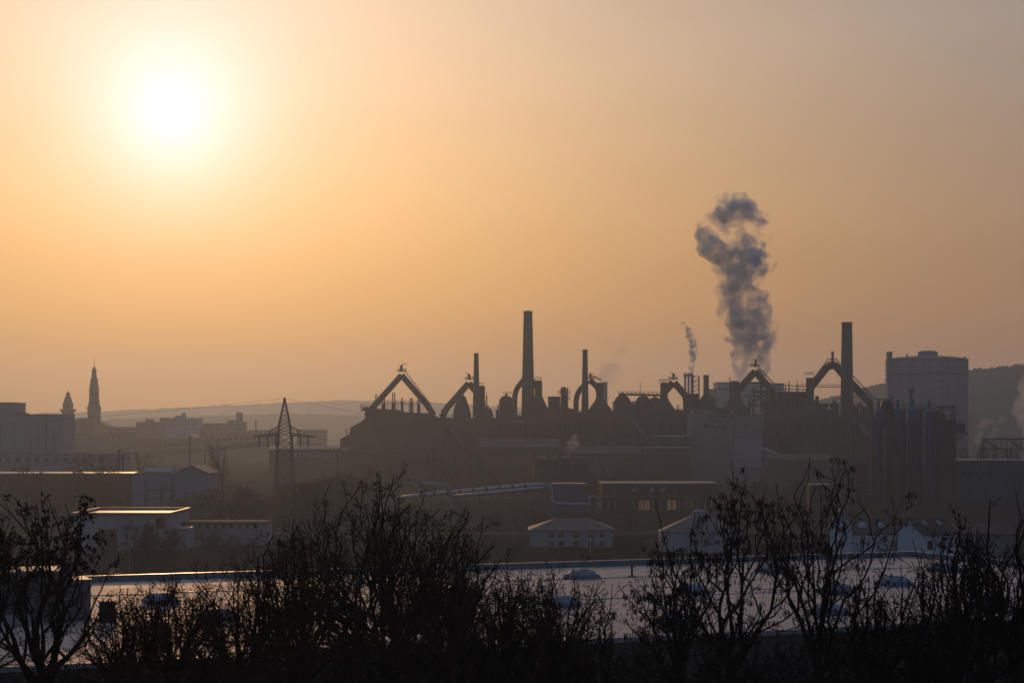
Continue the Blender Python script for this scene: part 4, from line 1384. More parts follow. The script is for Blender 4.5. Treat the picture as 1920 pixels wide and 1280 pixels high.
# white houses on the right
D = 350
h1 = gable('gabled_house', 'left white house whose tall pointed gable faces the camera', 'house', 1557, 1597, 985, 955, D, 11, M_WHITE, M_TILE, [(1572, 988, 1582, 998), (1572, 1014, 1582, 1026)], along=False, group='white houses', wm=M_GLASS)
h1.rotation_euler = (0, 0, -math.atan(h1.location.x / D))
h2 = gable('row_house', 'white house with long brown roof and two roof windows between the two gables', 'house', 1597.5, 1680, 1000.5, 975, D + 1, 9, M_WHITE, M_TILE, [(1614, 1005, 1622, 1016), (1655, 1005, 1663, 1016), (1613, 1032, 1619, 1043), (1655, 1032, 1663, 1043)], group='white houses', over=.25, wm=M_GLASS)
a = W(0, 1000.5, D + 1)
zr = W(0, 975, D + 1).z
for (x0, x1) in ((1614, 1630), (1653, 1664)):
    zf = lambda y: a.z + (zr - a.z) * (y - D - 1) / 4.5 + .3
    xa, xb = W(x0, 0, D).x, W(x1, 0, D).x
    ya, yb = D + 2.3, D + 4.0
    MB().add([(xa, ya, zf(ya)), (xb, ya, zf(ya)), (xb, yb, zf(yb)), (xa, yb, zf(yb)), (xa, ya, zf(ya) + .12), (xb, ya, zf(ya) + .12), (xb, yb, zf(yb) + .12), (xa, yb, zf(yb) + .12)],
             [(3, 2, 1, 0), (4, 5, 6, 7), (0, 1, 5, 4), (1, 2, 6, 5), (2, 3, 7, 6), (3, 0, 4, 7)]).build('roof_window', M_OFFW, h2)
# right house: gable wall turned to the left, ridge running away to the right
h3 = thing('gabled_house', 'right white house with brown roof turned so that gable and long wall both show', 'house', base(1735, D - 12), 'white houses')
Dh = D - 12
O = W(1729, 1045, Dh)
ze, zp = W(0, 1000, Dh).z, W(0, 974.5, Dh).z
ang = math.radians(38)
e1 = Vector((-math.cos(ang), math.sin(ang), 0))      # along the gable wall, to the left and away
e2 = Vector((math.sin(ang), math.cos(ang), 0)) 
e2 = Vector((math.cos(math.radians(20)), math.sin(math.radians(20)), 0))      # along the eaves, to the right and away
gw_, gl_ = 4.6, 6.4
P0 = Vector((O.x, Dh, 0))
c0, c1, c2, c3 = P0, P0 + e1 * gw_, P0 + e1 * gw_ + e2 * gl_, P0 + e2 * gl_
up = Vector((0, 0, 1))
r0, r1 = (c0 + c1) / 2 + up * zp, (c3 + c2) / 2 + up * zp
vs = [c0, c1, c2, c3] + [c + up * ze for c in (c0, c1, c2, c3)] + [r0, r1]
MB().add(vs, [(0, 3, 7, 4), (1, 0, 4, 8, 5), (2, 1, 5, 6), (3, 2, 6, 9, 7), (4, 7, 9, 8), (6, 5, 8, 9), (0, 1, 2, 3)]).build('wall', M_WHITE, h3)
q = MB()
for (ea, eb) in ((c0, c3), (c1, c2)):
    oe = ((ea - (c0 + c1) / 2) if ea in (c0, c1) else Vector()).normalized() * .35
    drop = (zp - ze) / (gw_ / 2) * .35
    A, B = r0 - e2 * .3, r1 + e2 * .3
    Cc, Dd = eb + up * (ze - drop) + oe + e2 * .3, ea + up * (ze - drop) + oe - e2 * .3
    v4 = [p + up * .04 for p in (A, B, Cc, Dd)]
    v4 += [p + up * .26 for p in (A, B, Cc, Dd)]
    q.add(v4, [(0, 1, 2, 3), (7, 6, 5, 4), (0, 4, 5, 1), (1, 5, 6, 2), (2, 6, 7, 3), (3, 7, 4, 0)])
q.build('roof', M_TILE, h3)
nrm = Vector((e2.y, -e2.x, 0))
for (s, z0, z1) in ((1.0, 4.2, 5.6), (3.6, 4.2, 5.9), (1.0, 1.2, 2.6), (3.6, 1.2, 2.6), (5.2, 1.2, 2.6)):
    A = c0 + e2 * s + nrm * .05
    B = A + e2 * 1.05
    vs = [A + up * z0, B + up * z0, B + up * z1, A + up * z1]
    vs += [v - nrm * .1 for v in vs]
    MB().add(vs, [(0, 1, 2, 3), (7, 6, 5, 4), (0, 4, 5, 1), (1, 5, 6, 2), (2, 6, 7, 3), (3, 7, 4, 0)]).build('window', M_GLASS, h3)
for s in (1.3, 4.2):
    A = r0.lerp(c0 + up * ze, .25) + e2 * s + up * .35 + nrm * .3
    MB().add([A, A + e2 * .8, A + e2 * .8 + (c0 + up * ze - r0) * .3, A + (c0 + up * ze - r0) * .3] + [v + up * .1 for v in (A, A + e2 * .8, A + e2 * .8 + (c0 + up * ze - r0) * .3, A + (c0 + up * ze - r0) * .3)],
             [(0, 1, 2, 3), (7, 6, 5, 4), (0, 4, 5, 1), (1, 5, 6, 2), (2, 6, 7, 3), (3, 7, 4, 0)]).build('roof_window', M_OFFW, h3)
for hh, xx, yy, dd in ((h2, 1640, 972, D + 4.6), (h2, 1668, 972, D + 5.6), (h1, 1583, 958, D + 5)):
    MB().pbox(xx, yy, xx + 5, yy + 10, dd, .6).build('chimney', M_BRICK, hh)
gable('row_house', 'brown roofed house half hidden by branches right of the right white house', 'house', 1800, 1905, 1001, 985, D + 14, 9, M_CONC, M_TILE, [(1812, 1006, 1820, 1016), (1850, 1006, 1858, 1016)], group='white houses', wm=M_GLASS)

# ------------------------------------------------------------------ lattice pylon and cables
D = 560
k = mpp(D)
py = thing('lattice_pylon', 'lattice steel pylon with one wide crossarm standing in the scrub on the left', 'pylon', base(533.5, D))
cx = py.location.x
def hw(y):       # half width in metres at image row y
    for (ya, wa), (yb, wb) in zip(((748, .9), (798, 10.5), (818, 12.5), (962, 19)), ((798, 10.5), (818, 12.5), (962, 19), (970, 19))):
        if ya <= y <= yb:
            return (wa + (wb - wa) * (y - ya) / (yb - ya)) * k
    return 19 * k
m = MB()
lv = [748, 757, 766, 775, 784, 791, 798, 805, 811, 818]
y = 818
while y < 955:
    y += hw(y) / k * 1.05
    lv.append(min(y, 967))
zz = [W(0, y, D).z for y in lv]
zz[-1] = 0
def corners(y, z):
    h = hw(y)
    return [Vector((cx + sx * h, D + sy * h, z)) for sx, sy in ((-1, -1), (1, -1), (1, 1), (-1, 1))]
C_ = [corners(y, z) for y, z in zip(lv, zz)]
for A, B in zip(C_, C_[1:]):
    for i in range(4):
        j = (i + 1) % 4
        m.bar(A[i], B[i], .15).bar(A[i], B[j], .05).bar(A[j], B[i], .05).bar(A[i], A[j], .045)
m.build('mast', M_STEEL, py)
m = MB().tube([(cx, D, zz[0] - 1.2), (cx, D, zz[0] + .4)], .35, 8)
m.build('peak_cap', M_STEEL, py)
za, zt = W(0, 817, D).z, W(0, 798, D).z
for s in (-1, 1):
    m = MB()
    tip = Vector((cx + s * 56 * k, D, W(0, 818.5, D).z))
    for sy in (-1, 1):
        p0, p1 = Vector((cx + s * hw(815), D + sy * hw(815), za)), Vector((cx + s * hw(798), D + sy * hw(798), zt))
        p0b = p0 + Vector((0, 0, .8))
        m.bar(p0, tip, .12).bar(p0b, tip + Vector((0, 0, .2)), .09).bar(p1, Vector((cx + s * 31 * k, D, za + 1.2)), .09)
        for i in range(7):
            t0, t1 = i / 7, (i + 1) / 7
            m.bar(p0.lerp(tip, t0), p0b.lerp(tip, t1), .06)
        for t in (.25, .55):
            m.bar(p1.lerp(Vector((cx + s * 31 * k, D, za + 1.2)), t), p0.lerp(tip, t * .75), .06)
    m.build('crossarm', M_STEEL, py)
INS = [485.5, 501.5, 516.5, 549, 563.5, 578]
for x in INS:
    p, q_ = W(x, 817.5, D), W(x + (1 if x < 533 else -.6), 838, D)
    mm = MB().tube([p, q_], .12, 6)
    for i in range(8):
        c = p.lerp(q_, (i + 1) / 9)
        mm.tube([c + Vector((0, 0, .12)), c - Vector((0, 0, .12))], .2, 8)
    mm.build('insulator', M_STEEL, py)


def catenary(P, Q, sag, n=40):
    return [P.lerp(Q, i / n) - Vector((0, 0, sag * 4 * (i / n) * (1 - i / n))) for i in range(n + 1)]


LE, RE = 650.0, 900.0
def cable(P, Q, sag, r, lab):
    tag(MB().tube(catenary(P, Q, sag), r, 5).build('power_cable', M_CABLE), lab, 'cable', 'power cables of the pylon')
pk = Vector((cx, D, zz[0] + .2))
cable(pk, W(-360, 812, LE), 1.5, .036, 'earth wire running left from the pylon peak')
cable(pk, W(2160, 800, RE), 17, .036, 'earth wire running right from the pylon peak')
nm = ['outermost left', 'middle left', 'inner left', 'inner right', 'middle right', 'outermost right']
for i, x in enumerate(INS):
    low = W(x + (1 if x < 533 else -.6), 838, D)
    top = W(x, 818, D)
    P = top if i in (0, 5) else low.lerp(top, .55)
    cable(P, W(-360 + i * 8, 877 + i * 2.0, LE - i * 6), 1.2 + i * .25, .042, 'sagging cable running left from the %s insulator of the pylon' % nm[i])
    cable(P, W(2130 + i * 8, 852 + (5 - i) * 4.5, RE - i * 8), 15.5, .042, 'sagging cable running right from the %s insulator of the pylon' % nm[i])
# the neighbouring pylons that carry the far ends, outside the picture
pb2 = dup(py, (W(-372, HZ, LE - 15).x, LE - 15, 0), math.radians(12), 1.0, 'lattice pylon beyond the left edge carrying the cables')
pb3 = dup(py, (W(2150, HZ, RE - 15).x, RE - 15, 0), math.radians(-20), 1.0, 'lattice pylon beyond the right edge carrying the cables')
# small portal in the scrub at the pylon foot
sw = thing('switch_frame', 'low frame of dark posts at the left of the pylon foot', 'steel frame', base(500, 480))
m = MB()
for x in (484, 494, 503, 535, 548, 560, 568, 577):
    p = W(x, 936, 480)
    m.bar((p.x, 480, 0), (p.x, 480, p.z), .1)
m.bar(W(484, 952, 480), W(577, 950, 480), .1)
m.build('frame_bars', M_STEEL, sw)

# ------------------------------------------------------------------ warehouse with the big flat roof in front
AL = math.radians(23.7)
U, V = Vector((math.cos(AL), math.sin(AL), 0)), Vector((-math.sin(AL), math.cos(AL), 0))
CR = Vector((43.2, 215, 0))
RZ = 11.0
LEN, DEP = 140.0, 61.4


def uv(u, v, z):
    return CR - U * u - V * v + Vector((0, 0, z))


def obox(m, u0, u1, v0, v1, z0, z1):
    """box in the warehouse's own axes: u metres left of its far right corner, v metres towards the camera"""
    vs = [uv(u1, v1, z0), uv(u0, v1, z0), uv(u0, v0, z0), uv(u1, v0, z0), uv(u1, v1, z1), uv(u0, v1, z1), uv(u0, v0, z1), uv(u1, v0, z1)]
    return m.add(vs, [(3, 2, 1, 0), (4, 5, 6, 7), (0, 1, 5, 4), (1, 2, 6, 5), (2, 3, 7, 6), (3, 0, 4, 7)])


def roof_material():
    m = bpy.data.materials.new('worn roof membrane')
    m.use_nodes = True
    nt = m.node_tree
    p = nt.nodes['Principled BSDF']
    tc = nt.nodes.new('ShaderNodeTexCoord')
    n1 = nt.nodes.new('ShaderNodeTexNoise')
    n1.inputs['Scale'].default_value = 0.3
    n1.inputs['Detail'].default_value = 8
    n2 = nt.nodes.new('ShaderNodeTexNoise')
    n2.inputs['Scale'].default_value = 1.6
    n2.inputs['Detail'].default_value = 6
    vo = nt.nodes.new('ShaderNodeTexVoronoi')
    vo.inputs['Scale'].default_value = 0.55
    for n in (n1, n2, vo):
        nt.links.new(tc.outputs['Object'], n.inputs['Vector'])
    r = nt.nodes.new('ShaderNodeValToRGB')
    r.color_ramp.elements[0].position = .3
    r.color_ramp.elements[1].position = .75
    r.color_ramp.elements[0].color = (.32, .225, .185, 1)
    r.color_ramp.elements[1].color = (.70, .52, .43, 1)
    nt.links.new(n1.outputs['Fac'], r.inputs['Fac'])
    # scattered moss cushions and leaf litter
    lt_ = nt.nodes.new('ShaderNodeMath')
    lt_.operation = 'LESS_THAN'
    lt_.inputs[1].default_value = .17
    nt.links.new(vo.outputs['Distance'], lt_.inputs[0])
    mx = nt.nodes.new('ShaderNodeMix')
    mx.data_type = 'RGBA'
    nt.links.new(lt_.outputs[0], mx.inputs['Factor'])
    nt.links.new(r.outputs['Color'], mx.inputs['A'])
    mx.inputs['B'].default_value = (.03, .026, .02, 1)
    nt.links.new(mx.outputs['Result'], p.inputs['Base Color'])
    mr = nt.nodes.new('ShaderNodeMapRange')
    mr.inputs['To Min'].default_value = .48
    mr.inputs['To Max'].default_value = .8
    nt.links.new(n1.outputs['Fac'], mr.inputs['Value'])
    ad = nt.nodes.new('ShaderNodeMath')
    ad.operation = 'MAXIMUM'
    nt.links.new(mr.outputs['Result'], ad.inputs[0])
    nt.links.new(lt_.outputs[0], ad.inputs[1])
    nt.links.new(ad.outputs[0], p.inputs['Roughness'])
    b = nt.nodes.new('ShaderNodeBump')
    b.inputs['Strength'].default_value = .25
    b.inputs['Distance'].default_value = .05
    nt.links.new(n2.outputs['Fac'], b.inputs['Height'])
    nt.links.new(b.outputs['Normal'], p.inputs['Normal'])
    p.inputs['Specular IOR Level'].default_value = .65
    return m


wh = thing('warehouse', 'long warehouse with a wide flat roof of skylights behind the foreground trees', 'warehouse', uv(LEN / 2, DEP / 2, 0))
obox(MB(), 0, LEN, 0, DEP, 0, RZ - .3).build('wall', mat('dark green grey sheeting', (.030, .033, .032), .6, .2, .2), wh)
obox(MB(), -.1, LEN + .1, -.1, DEP + .1, RZ - .3, RZ).build('roof', roof_material(), wh)
m = MB()
obox(m, -.1, LEN + .1, -.1, .2, RZ + .002, RZ + .55)
obox(m, -.1, .2, .202, DEP + .1, RZ + .002, RZ + .55)
m.build('parapet', M_BLUE if False else mat('blue grey parapet sheet', (.10, .12, .15), .6, .15, .3), wh)
m = MB()
obox(m, -.16, LEN + .16, -.16, .26, RZ + .552, RZ + .61)
obox(m, -.16, .26, .262, DEP + .16, RZ + .552, RZ + .61)
obox(m, -.16, LEN + .16, DEP + .1, DEP + .2, RZ - .25, RZ + .06)
m.build('coping', M_ALU, wh)
m = MB()
for v in (14, 34):
    obox(m, .4, LEN - .4, v, v + .22, RZ + .003, RZ + .07)
m.build('roof_seam', M_ROOFS, wh)
m = MB()
for i in range(60):
    u = i * LEN / 60 + .8
    obox(m, u, u + .12, DEP + .002, DEP + .06, .3, RZ - .45)
m.build('sheet_rib', mat('dark green grey sheeting', (.03, .033, .032)), wh)

sky_labels = ['near the far edge, left of the vent pipe', 'left of the big bare tree', 'left of the pod tree trunks, in the second row', 'close to the far edge behind the pod tree',
              'between the two pod trees, higher up', 'between the two pod trees, nearer the camera', 'right of the pod trees below the white houses', 'near the far right corner of the roof',
              'behind the scrub left of the gap in the trees', 'low behind the left side of the big bare tree', 'behind the middle of the big bare tree', 'low behind the twigs left of the pod trees',
              'hidden by twigs at the right side of the roof', 'behind the right side of the big bare tree']
proto = None
for (x, y), lab in zip([(1092, 1084), (301, 1131), (1297, 1113), (1448, 1073), (1568, 1112), (1550, 1152), (1675, 1097), (1772, 1071), (1052, 1136), (410, 1162), (640, 1146), (1268, 1170), (1850, 1136), (860, 1118)], sky_labels):
    Dq = (CAMZ - RZ) * F / (y - HZ)
    loc = W(x, y, Dq)
    loc.z = RZ + .003
    L_ = 'domed skylight on the warehouse roof ' + lab
    if proto is None:
        proto = thing('skylight', L_, 'skylight', loc, 'skylights on the warehouse roof')
        b = MB()
        b.box((loc.x - 1.25, loc.y - 1.25, loc.z), (loc.x + 1.25, loc.y + 1.25, loc.z + .38))
        b.build('curb', mat('blue grey curb', (.12, .14, .17), .6, .15, .5), proto)
        q = MB()
        n = 8
        vs = []
        for j in range(n + 1):
            for i in range(n + 1):
                a, c = -1 + 2 * i / n, -1 + 2 * j / n
                h = (max(0, 1 - abs(a) ** 3) * max(0, 1 - abs(c) ** 3)) ** .5
                vs.append((loc.x + a * 1.18, loc.y + c * 1.18, loc.z + .382 + .5 * h))
        q.add(vs, [(j * (n + 1) + i, j * (n + 1) + i + 1, (j + 1) * (n + 1) + i + 1, (j + 1) * (n + 1) + i) for j in range(n) for i in range(n)])
        q.build('dome', mat('milky acrylic', (.17, .20, .25), .55, .1, .6, spec=.3), proto, True)
        proto.rotation_euler = (0, 0, AL)
    else:
        dup(proto, loc, AL, 1.0, L_)

vp = W(1185, 1081, (CAMZ - RZ) * F / 281)
r = thing('vent_pipe', 'slim black vent pipe standing on the warehouse roof near its far edge', 'vent pipe', (vp.x, vp.y, RZ))
MB().tube([(vp.x, vp.y, RZ), (vp.x, vp.y, RZ + .95)], .11, 10).tube([(vp.x, vp.y, RZ), (vp.x, vp.y, RZ + .12)], .42, 10).build('stem', M_STEEL, r)
MB().tube([(vp.x, vp.y, RZ + .95), (vp.x, vp.y, RZ + 1.1)], .17, 10).build('cap', M_STEEL, r)


rv0 = None
for (x, y, lab) in ((1010, 1100, 'right of the big bare tree'), (1225, 1128, 'left of the low pod tree'), (1620, 1068, 'below the left white house'), (1150, 1160, 'near its front edge'), (560, 1105, 'behind the big bare tree'), (1840, 1082, 'near the right edge')):
    Dq = (CAMZ - RZ) * F / (y - HZ)
    p = W(x, y, Dq)
    lab = 'small grey mushroom vent on the warehouse roof ' + lab
    if rv0 is None:
        rv0 = thing('roof_ventilator', lab, 'roof vent', (p.x, p.y, RZ + .003), 'small vents on the warehouse roof')
        MB().lathe((p.x, p.y), [(.3, RZ + .003), (.14, RZ + .1), (.14, RZ + .45)], 10).build('stem', M_STEEL, rv0)
        MB().lathe((p.x, p.y), [(.24, RZ + .42), (.26, RZ + .5), (.12, RZ + .6), (.03, RZ + .62)], 10).build('cap', M_ALU, rv0)
    else:
        dup(rv0, (p.x, p.y, RZ + .003), 0, 1.0, lab)


def roof_uv(x, y):
    Dq = (CAMZ - RZ) * F / (y - HZ)
    p = W(x, y, Dq) - CR
    return -p.dot(U), -p.dot(V)


M_LOUV = mat('blue grey louvred sheet', (.06, .075, .09), .6, .2, .4)
u0, v0 = roof_uv(150, 1165)
pr = thing('plant_room', 'blue grey roof plant room with a sunlit top behind the leafy tree on the left', 'plant room', uv(u0 + 2.7, v0 - 2.2, RZ))
obox(MB(), u0 + .9, u0 + 5.6, v0 - 4.6, v0, RZ + .003, RZ + 3.6).build('wall', M_LOUV, pr)
obox(MB(), u0 + .75, u0 + 5.75, v0 - 4.75, v0 + .15, RZ + 3.601, RZ + 3.75).build('roof', M_ROOFS, pr)
obox(MB(), u0 - .9, u0 + .898, v0 - 4, v0 - .6, RZ + .003, RZ + 2.9).build('side_wing', M_LOUV, pr)
obox(MB(), u0 - 1.0, u0 + .74, v0 - 4.1, v0 - .5, RZ + 2.901, RZ + 3.0).build('wing_roof', M_ROOFS, pr)
m = MB()
for i in range(9):
    obox(m, u0 + 1.3, u0 + 5.2, v0 + .002, v0 + .05, RZ + .5 + i * .3, RZ + .62 + i * .3)
m.build('louvre', M_STEEL, pr)
u1, v1 = roof_uv(204, 1167)
vu = thing('vent_unit', 'small black boxy vent unit right of the roof plant room', 'vent unit', uv(u1, v1, RZ))
obox(MB(), u1 - .5, u1 + .5, v1 - 1, v1, RZ + .003, RZ + 1.45).build('casing', M_DARK, vu)
obox(MB(), u1 - .6, u1 + .6, v1 - 1.1, v1 + .1, RZ + 1.451, RZ + 1.55).build('cover', M_STEEL, vu)
u2, v2 = roof_uv(60, 1172)
lo = thing('duct', 'low pale roof duct lying in front of the plant room at the left edge', 'duct', uv(u2, v2, RZ))
obox(MB(), u2 - .7, u2 + 5, v2 - .4, v2 + .4, RZ + .15, RZ + .75).build('casing', M_CLAD, lo)
m = MB()
for i in range(4):
    obox(m, u2 - .4 + i * 1.6, u2 - .2 + i * 1.6, v2 - .3, v2 + .3, RZ + .003, RZ + .149)
m.build('foot', M_STEEL, lo)


# ------------------------------------------------------------------ trees
def mesh_from_segs(name, segs, n, m, parent, smooth=False):
    N = len(segs)
    A = np.array([s[0] for s in segs], dtype=np.float32)
    B = np.array([s[1] for s in segs], dtype=np.float32)
    R0 = np.array([s[2] for s in segs], dtype=np.float32)
    R1 = np.array([s[3] for s in segs], dtype=np.float32)
    d = B - A
    d /= np.maximum(np.linalg.norm(d, axis=1, keepdims=True), 1e-9)
    ref = np.where(np.abs(d[:, 2:3]) < .9, np.array([[0, 0, 1.]]), np.array([[1., 0, 0]]))
    a = np.cross(d, ref)
    a /= np.linalg.norm(a, axis=1, keepdims=True)
    b = np.cross(d, a)
    vs = np.zeros((N, 2 * n, 3), dtype=np.float32)
    for k in range(n):
        t = 2 * math.pi * k / n
        o = a * math.cos(t) + b * math.sin(t)
        vs[:, k] = A + o * R0[:, None]
        vs[:, n + k] = B + o * R1[:, None]
    fs = np.zeros((N, n, 4), dtype=np.int32)
    off = (np.arange(N) * 2 * n)[:, None]
    for k in range(n):
        fs[:, k] = np.stack([np.full(N, k), np.full(N, (k + 1) % n), np.full(N, n + (k + 1) % n), np.full(N, n + k)], 1) + off
    return np_mesh(name, vs.reshape(-1, 3), fs.reshape(-1, 4), m, parent)


def np_mesh(name, vs, fs, m, parent):
    me = bpy.data.meshes.new(name)
    k = fs.shape[1]
    me.vertices.add(len(vs))
    me.vertices.foreach_set('co', vs.astype(np.float32).ravel())
    me.loops.add(fs.size)
    me.loops.foreach_set('vertex_index', fs.astype(np.int32).ravel())
    me.polygons.add(len(fs))
    me.polygons.foreach_set('loop_start', np.arange(0, fs.size, k, dtype=np.int32))
    me.polygons.foreach_set('loop_total', np.full(len(fs), k, dtype=np.int32))
    me.update(calc_edges=True)
    me.materials.append(m)
    o = bpy.data.objects.new(name, me)
    COL.objects.link(o)
    o.parent = parent
    return o


def unit(v):
    l = math.sqrt(v[0] ** 2 + v[1] ** 2 + v[2] ** 2) or 1
    return (v[0] / l, v[1] / l, v[2] / l)


def rot_away(rng, d, ang):
    """a direction at the given angle from d, at a random turn about it"""
    r = unit((rng.gauss(0, 1), rng.gauss(0, 1), rng.gauss(0, 1)))
    dp = r[0] * d[0] + r[1] * d[1] + r[2] * d[2]
    s = unit((r[0] - dp * d[0], r[1] - dp * d[1], r[2] - dp * d[2]))
    c, q = math.cos(ang), math.sin(ang)
    return (d[0] * c + s[0] * q, d[1] * c + s[1] * q, d[2] * c + s[2] * q)


class P_:
    pass


def grow(rng, segs, tips, p, d, L, r, lev, P):
    n = max(2, int(L / P.seg[lev] + .5))
    st = L / n
    acc = rng.random() * .5
    rend = r * P.taper[lev]
    for i in range(n):
        j = P.jit[lev]
        d = unit((d[0] + rng.gauss(0, j), d[1] + rng.gauss(0, j), d[2] + rng.gauss(0, j) + P.trop[lev]))
        q = (p[0] + d[0] * st, p[1] + d[1] * st, p[2] + d[2] * st)
        ra, rb = r + (rend - r) * i / n, r + (rend - r) * (i + 1) / n
        segs.append((p, q, ra, rb, lev))
        p = q
        if P.env:
            e = ((p[0] / P.env[0]) ** 2 + (p[1] / P.env[0]) ** 2 + ((p[2] - P.env[1]) / (P.env[2] if p[2] > P.env[1] else P.env[3])) ** 2)
            if lev > 0 and e > 1.0 and rng.random() < .55:
                break
        if lev < P.maxlev and (i + 1) / n > P.start[lev]:
            acc += P.nch[lev] / (n * (1 - P.start[lev]) + 1e-6)
            while acc >= 1:
                acc -= 1
                t = (i + 1) / n
                cl = L * P.ratio[lev] * (1.15 - .6 * t) * rng.uniform(.6, 1.25)
                cd = rot_away(rng, d, math.radians(P.ang[lev] + rng.gauss(0, 11)))
                grow(rng, segs, tips, p, cd, cl, max(P.rmin, rb * P.rr[lev] * rng.uniform(.7, 1.05)), lev + 1, P)
    if lev >= P.maxlev - 1:
        tips.append(p)
    if lev < P.maxlev and lev > 0:
        for _ in range(2):
            grow(rng, segs, tips, p, rot_away(rng, d, math.radians(rng.uniform(14, 34))), L * P.ratio[lev] * rng.uniform(.5, .9), max(P.rmin, rend * .85), lev + 1, P)


def path(rng, segs, a, b, r0, r1, lev, jit, up):
    """a wandering limb from a to b, sagging out first and then turning up; gives the points it passes"""
    L = math.dist(a, b)
    n = max(3, int(L / .35))
    pts = [a]
    ox, oy, oz = rng.gauss(0, jit), rng.gauss(0, jit), 0
    for i in range(1, n + 1):
        t = i / n
        ox += rng.gauss(0, jit) * .5
        oy += rng.gauss(0, jit) * .5
        oz += rng.gauss(0, jit) * .3
        w = 4 * t * (1 - t)
        q = (a[0] + (b[0] - a[0]) * t + ox * w * L, a[1] + (b[1] - a[1]) * t + oy * w * L, a[2] + (b[2] - a[2]) * t + oz * w * L - up * w * L)
        segs.append((pts[-1], q, r0 + (r1 - r0) * (i - 1) / n, r0 + (r1 - r0) * t, lev))
        pts.append(q)
    return pts


def crown_tree(name, label, loc, h, R, seed, group, prim=7, sec=5, tw=12, l2=.9, sub=(6, 4), rmin=.0075, fork=.36, lean=(0, 0), elo=18, ehi=82, cat='tree', upt=.025, zlow=.3, fy=None, rs=1.0):
    """a broad crowned bare tree: limbs fork towards an uneven dome and carry twigs along their outer parts"""
    rng = random.Random(seed)
    segs, tips = [], []
    P = P_()
    P.maxlev = 4
    P.seg = [.5, .4, .22, .14, .08]
    P.jit = [.1, .12, .19, .22, .22]
    P.trop = [.05, .05, .035, .04, .03]
    P.start = [.1, .1, .1, .1, 1]
    P.nch = [0, 0, sub[0], sub[1], 0]
    P.ratio = [.5, .5, .45, .45, .4]
    P.ang = [45, 45, 44, 46, 45]
    P.rr = [.6, .6, .6, .65, .6]
    P.taper = [.5, .4, .45, .55, .7]
    P.rmin = rmin
    P.env = None
    if fy:      # fork near image row fy
        fork = (W(0, fy, loc[1]).z - loc[2]) / h
        zlow = fork - .02
    F = (lean[0] * .5, lean[1] * .5, fork * h)
    r0 = .016 * h * rs
    path(rng, segs, (0, 0, -.4), F, r0, r0 * .8, 0, .02, 0)

    def surf(az, el):
        c = math.cos(el) ** .7
        sn = math.copysign(abs(math.sin(el)) ** .7, el)
        k = rng.uniform(.78, 1.03)
        return (lean[0] + math.cos(az) * c * R * k, lean[1] + math.sin(az) * c * R * k, h * zlow + sn * h * (1 - zlow) * k)
    for i in range(prim):
        az = 2.39996 * i + rng.uniform(-.25, .25) + seed
        el = math.radians(ehi + (elo - ehi) * ((i - .5) / (prim - 1)) ** .9 + rng.uniform(-5, 5)) if i else math.radians(86)
        T = surf(az, el)
        a = (F[0], F[1], F[2] - rng.uniform(0, .10) * h)
        m_ = rng.uniform(.36, .52)
        mid = tuple(a[j] + (T[j] - a[j]) * m_ for j in range(3))
        p1 = path(rng, segs, a, mid, r0 * rng.uniform(.5, .68), r0 * .36, 0, .05, upt)
        for s in range(sec):
            T2 = surf(az + rng.gauss(0, .5), min(math.radians(88), max(math.radians(4), el + rng.gauss(0, .34))))
            st = p1[-1] if s < 2 else p1[int(len(p1) * rng.uniform(.4, .95))]
            p2 = path(rng, segs, st, T2, r0 * rng.uniform(.24, .34), rmin * 1.3, 1, .06, upt * .7)
            tips.append(p2[-1])
            n = max(2, int(tw * math.dist(st, T2) / (h * .35)))
            for q in range(n):
                t = rng.uniform(.12, 1.0)
                i_ = min(len(p2) - 2, int(t * (len(p2) - 1)))
                d = unit([p2[i_ + 1][j] - p2[i_][j] for j in range(3)])
                cd = rot_away(rng, d, math.radians(rng.gauss(50, 13)))
                cd = unit((cd[0], cd[1], cd[2] + .15))
                grow(rng, segs, tips, p2[i_], cd, l2 * (1.2 - .6 * t) * rng.uniform(.5, 1.25), max(rmin, .02 * (1.1 - .6 * t)), 2, P)
    root = thing(name, label, cat, loc, group)
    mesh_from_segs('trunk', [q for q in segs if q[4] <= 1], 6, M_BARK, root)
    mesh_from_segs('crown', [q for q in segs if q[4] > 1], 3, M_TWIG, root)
    return root, tips, rng


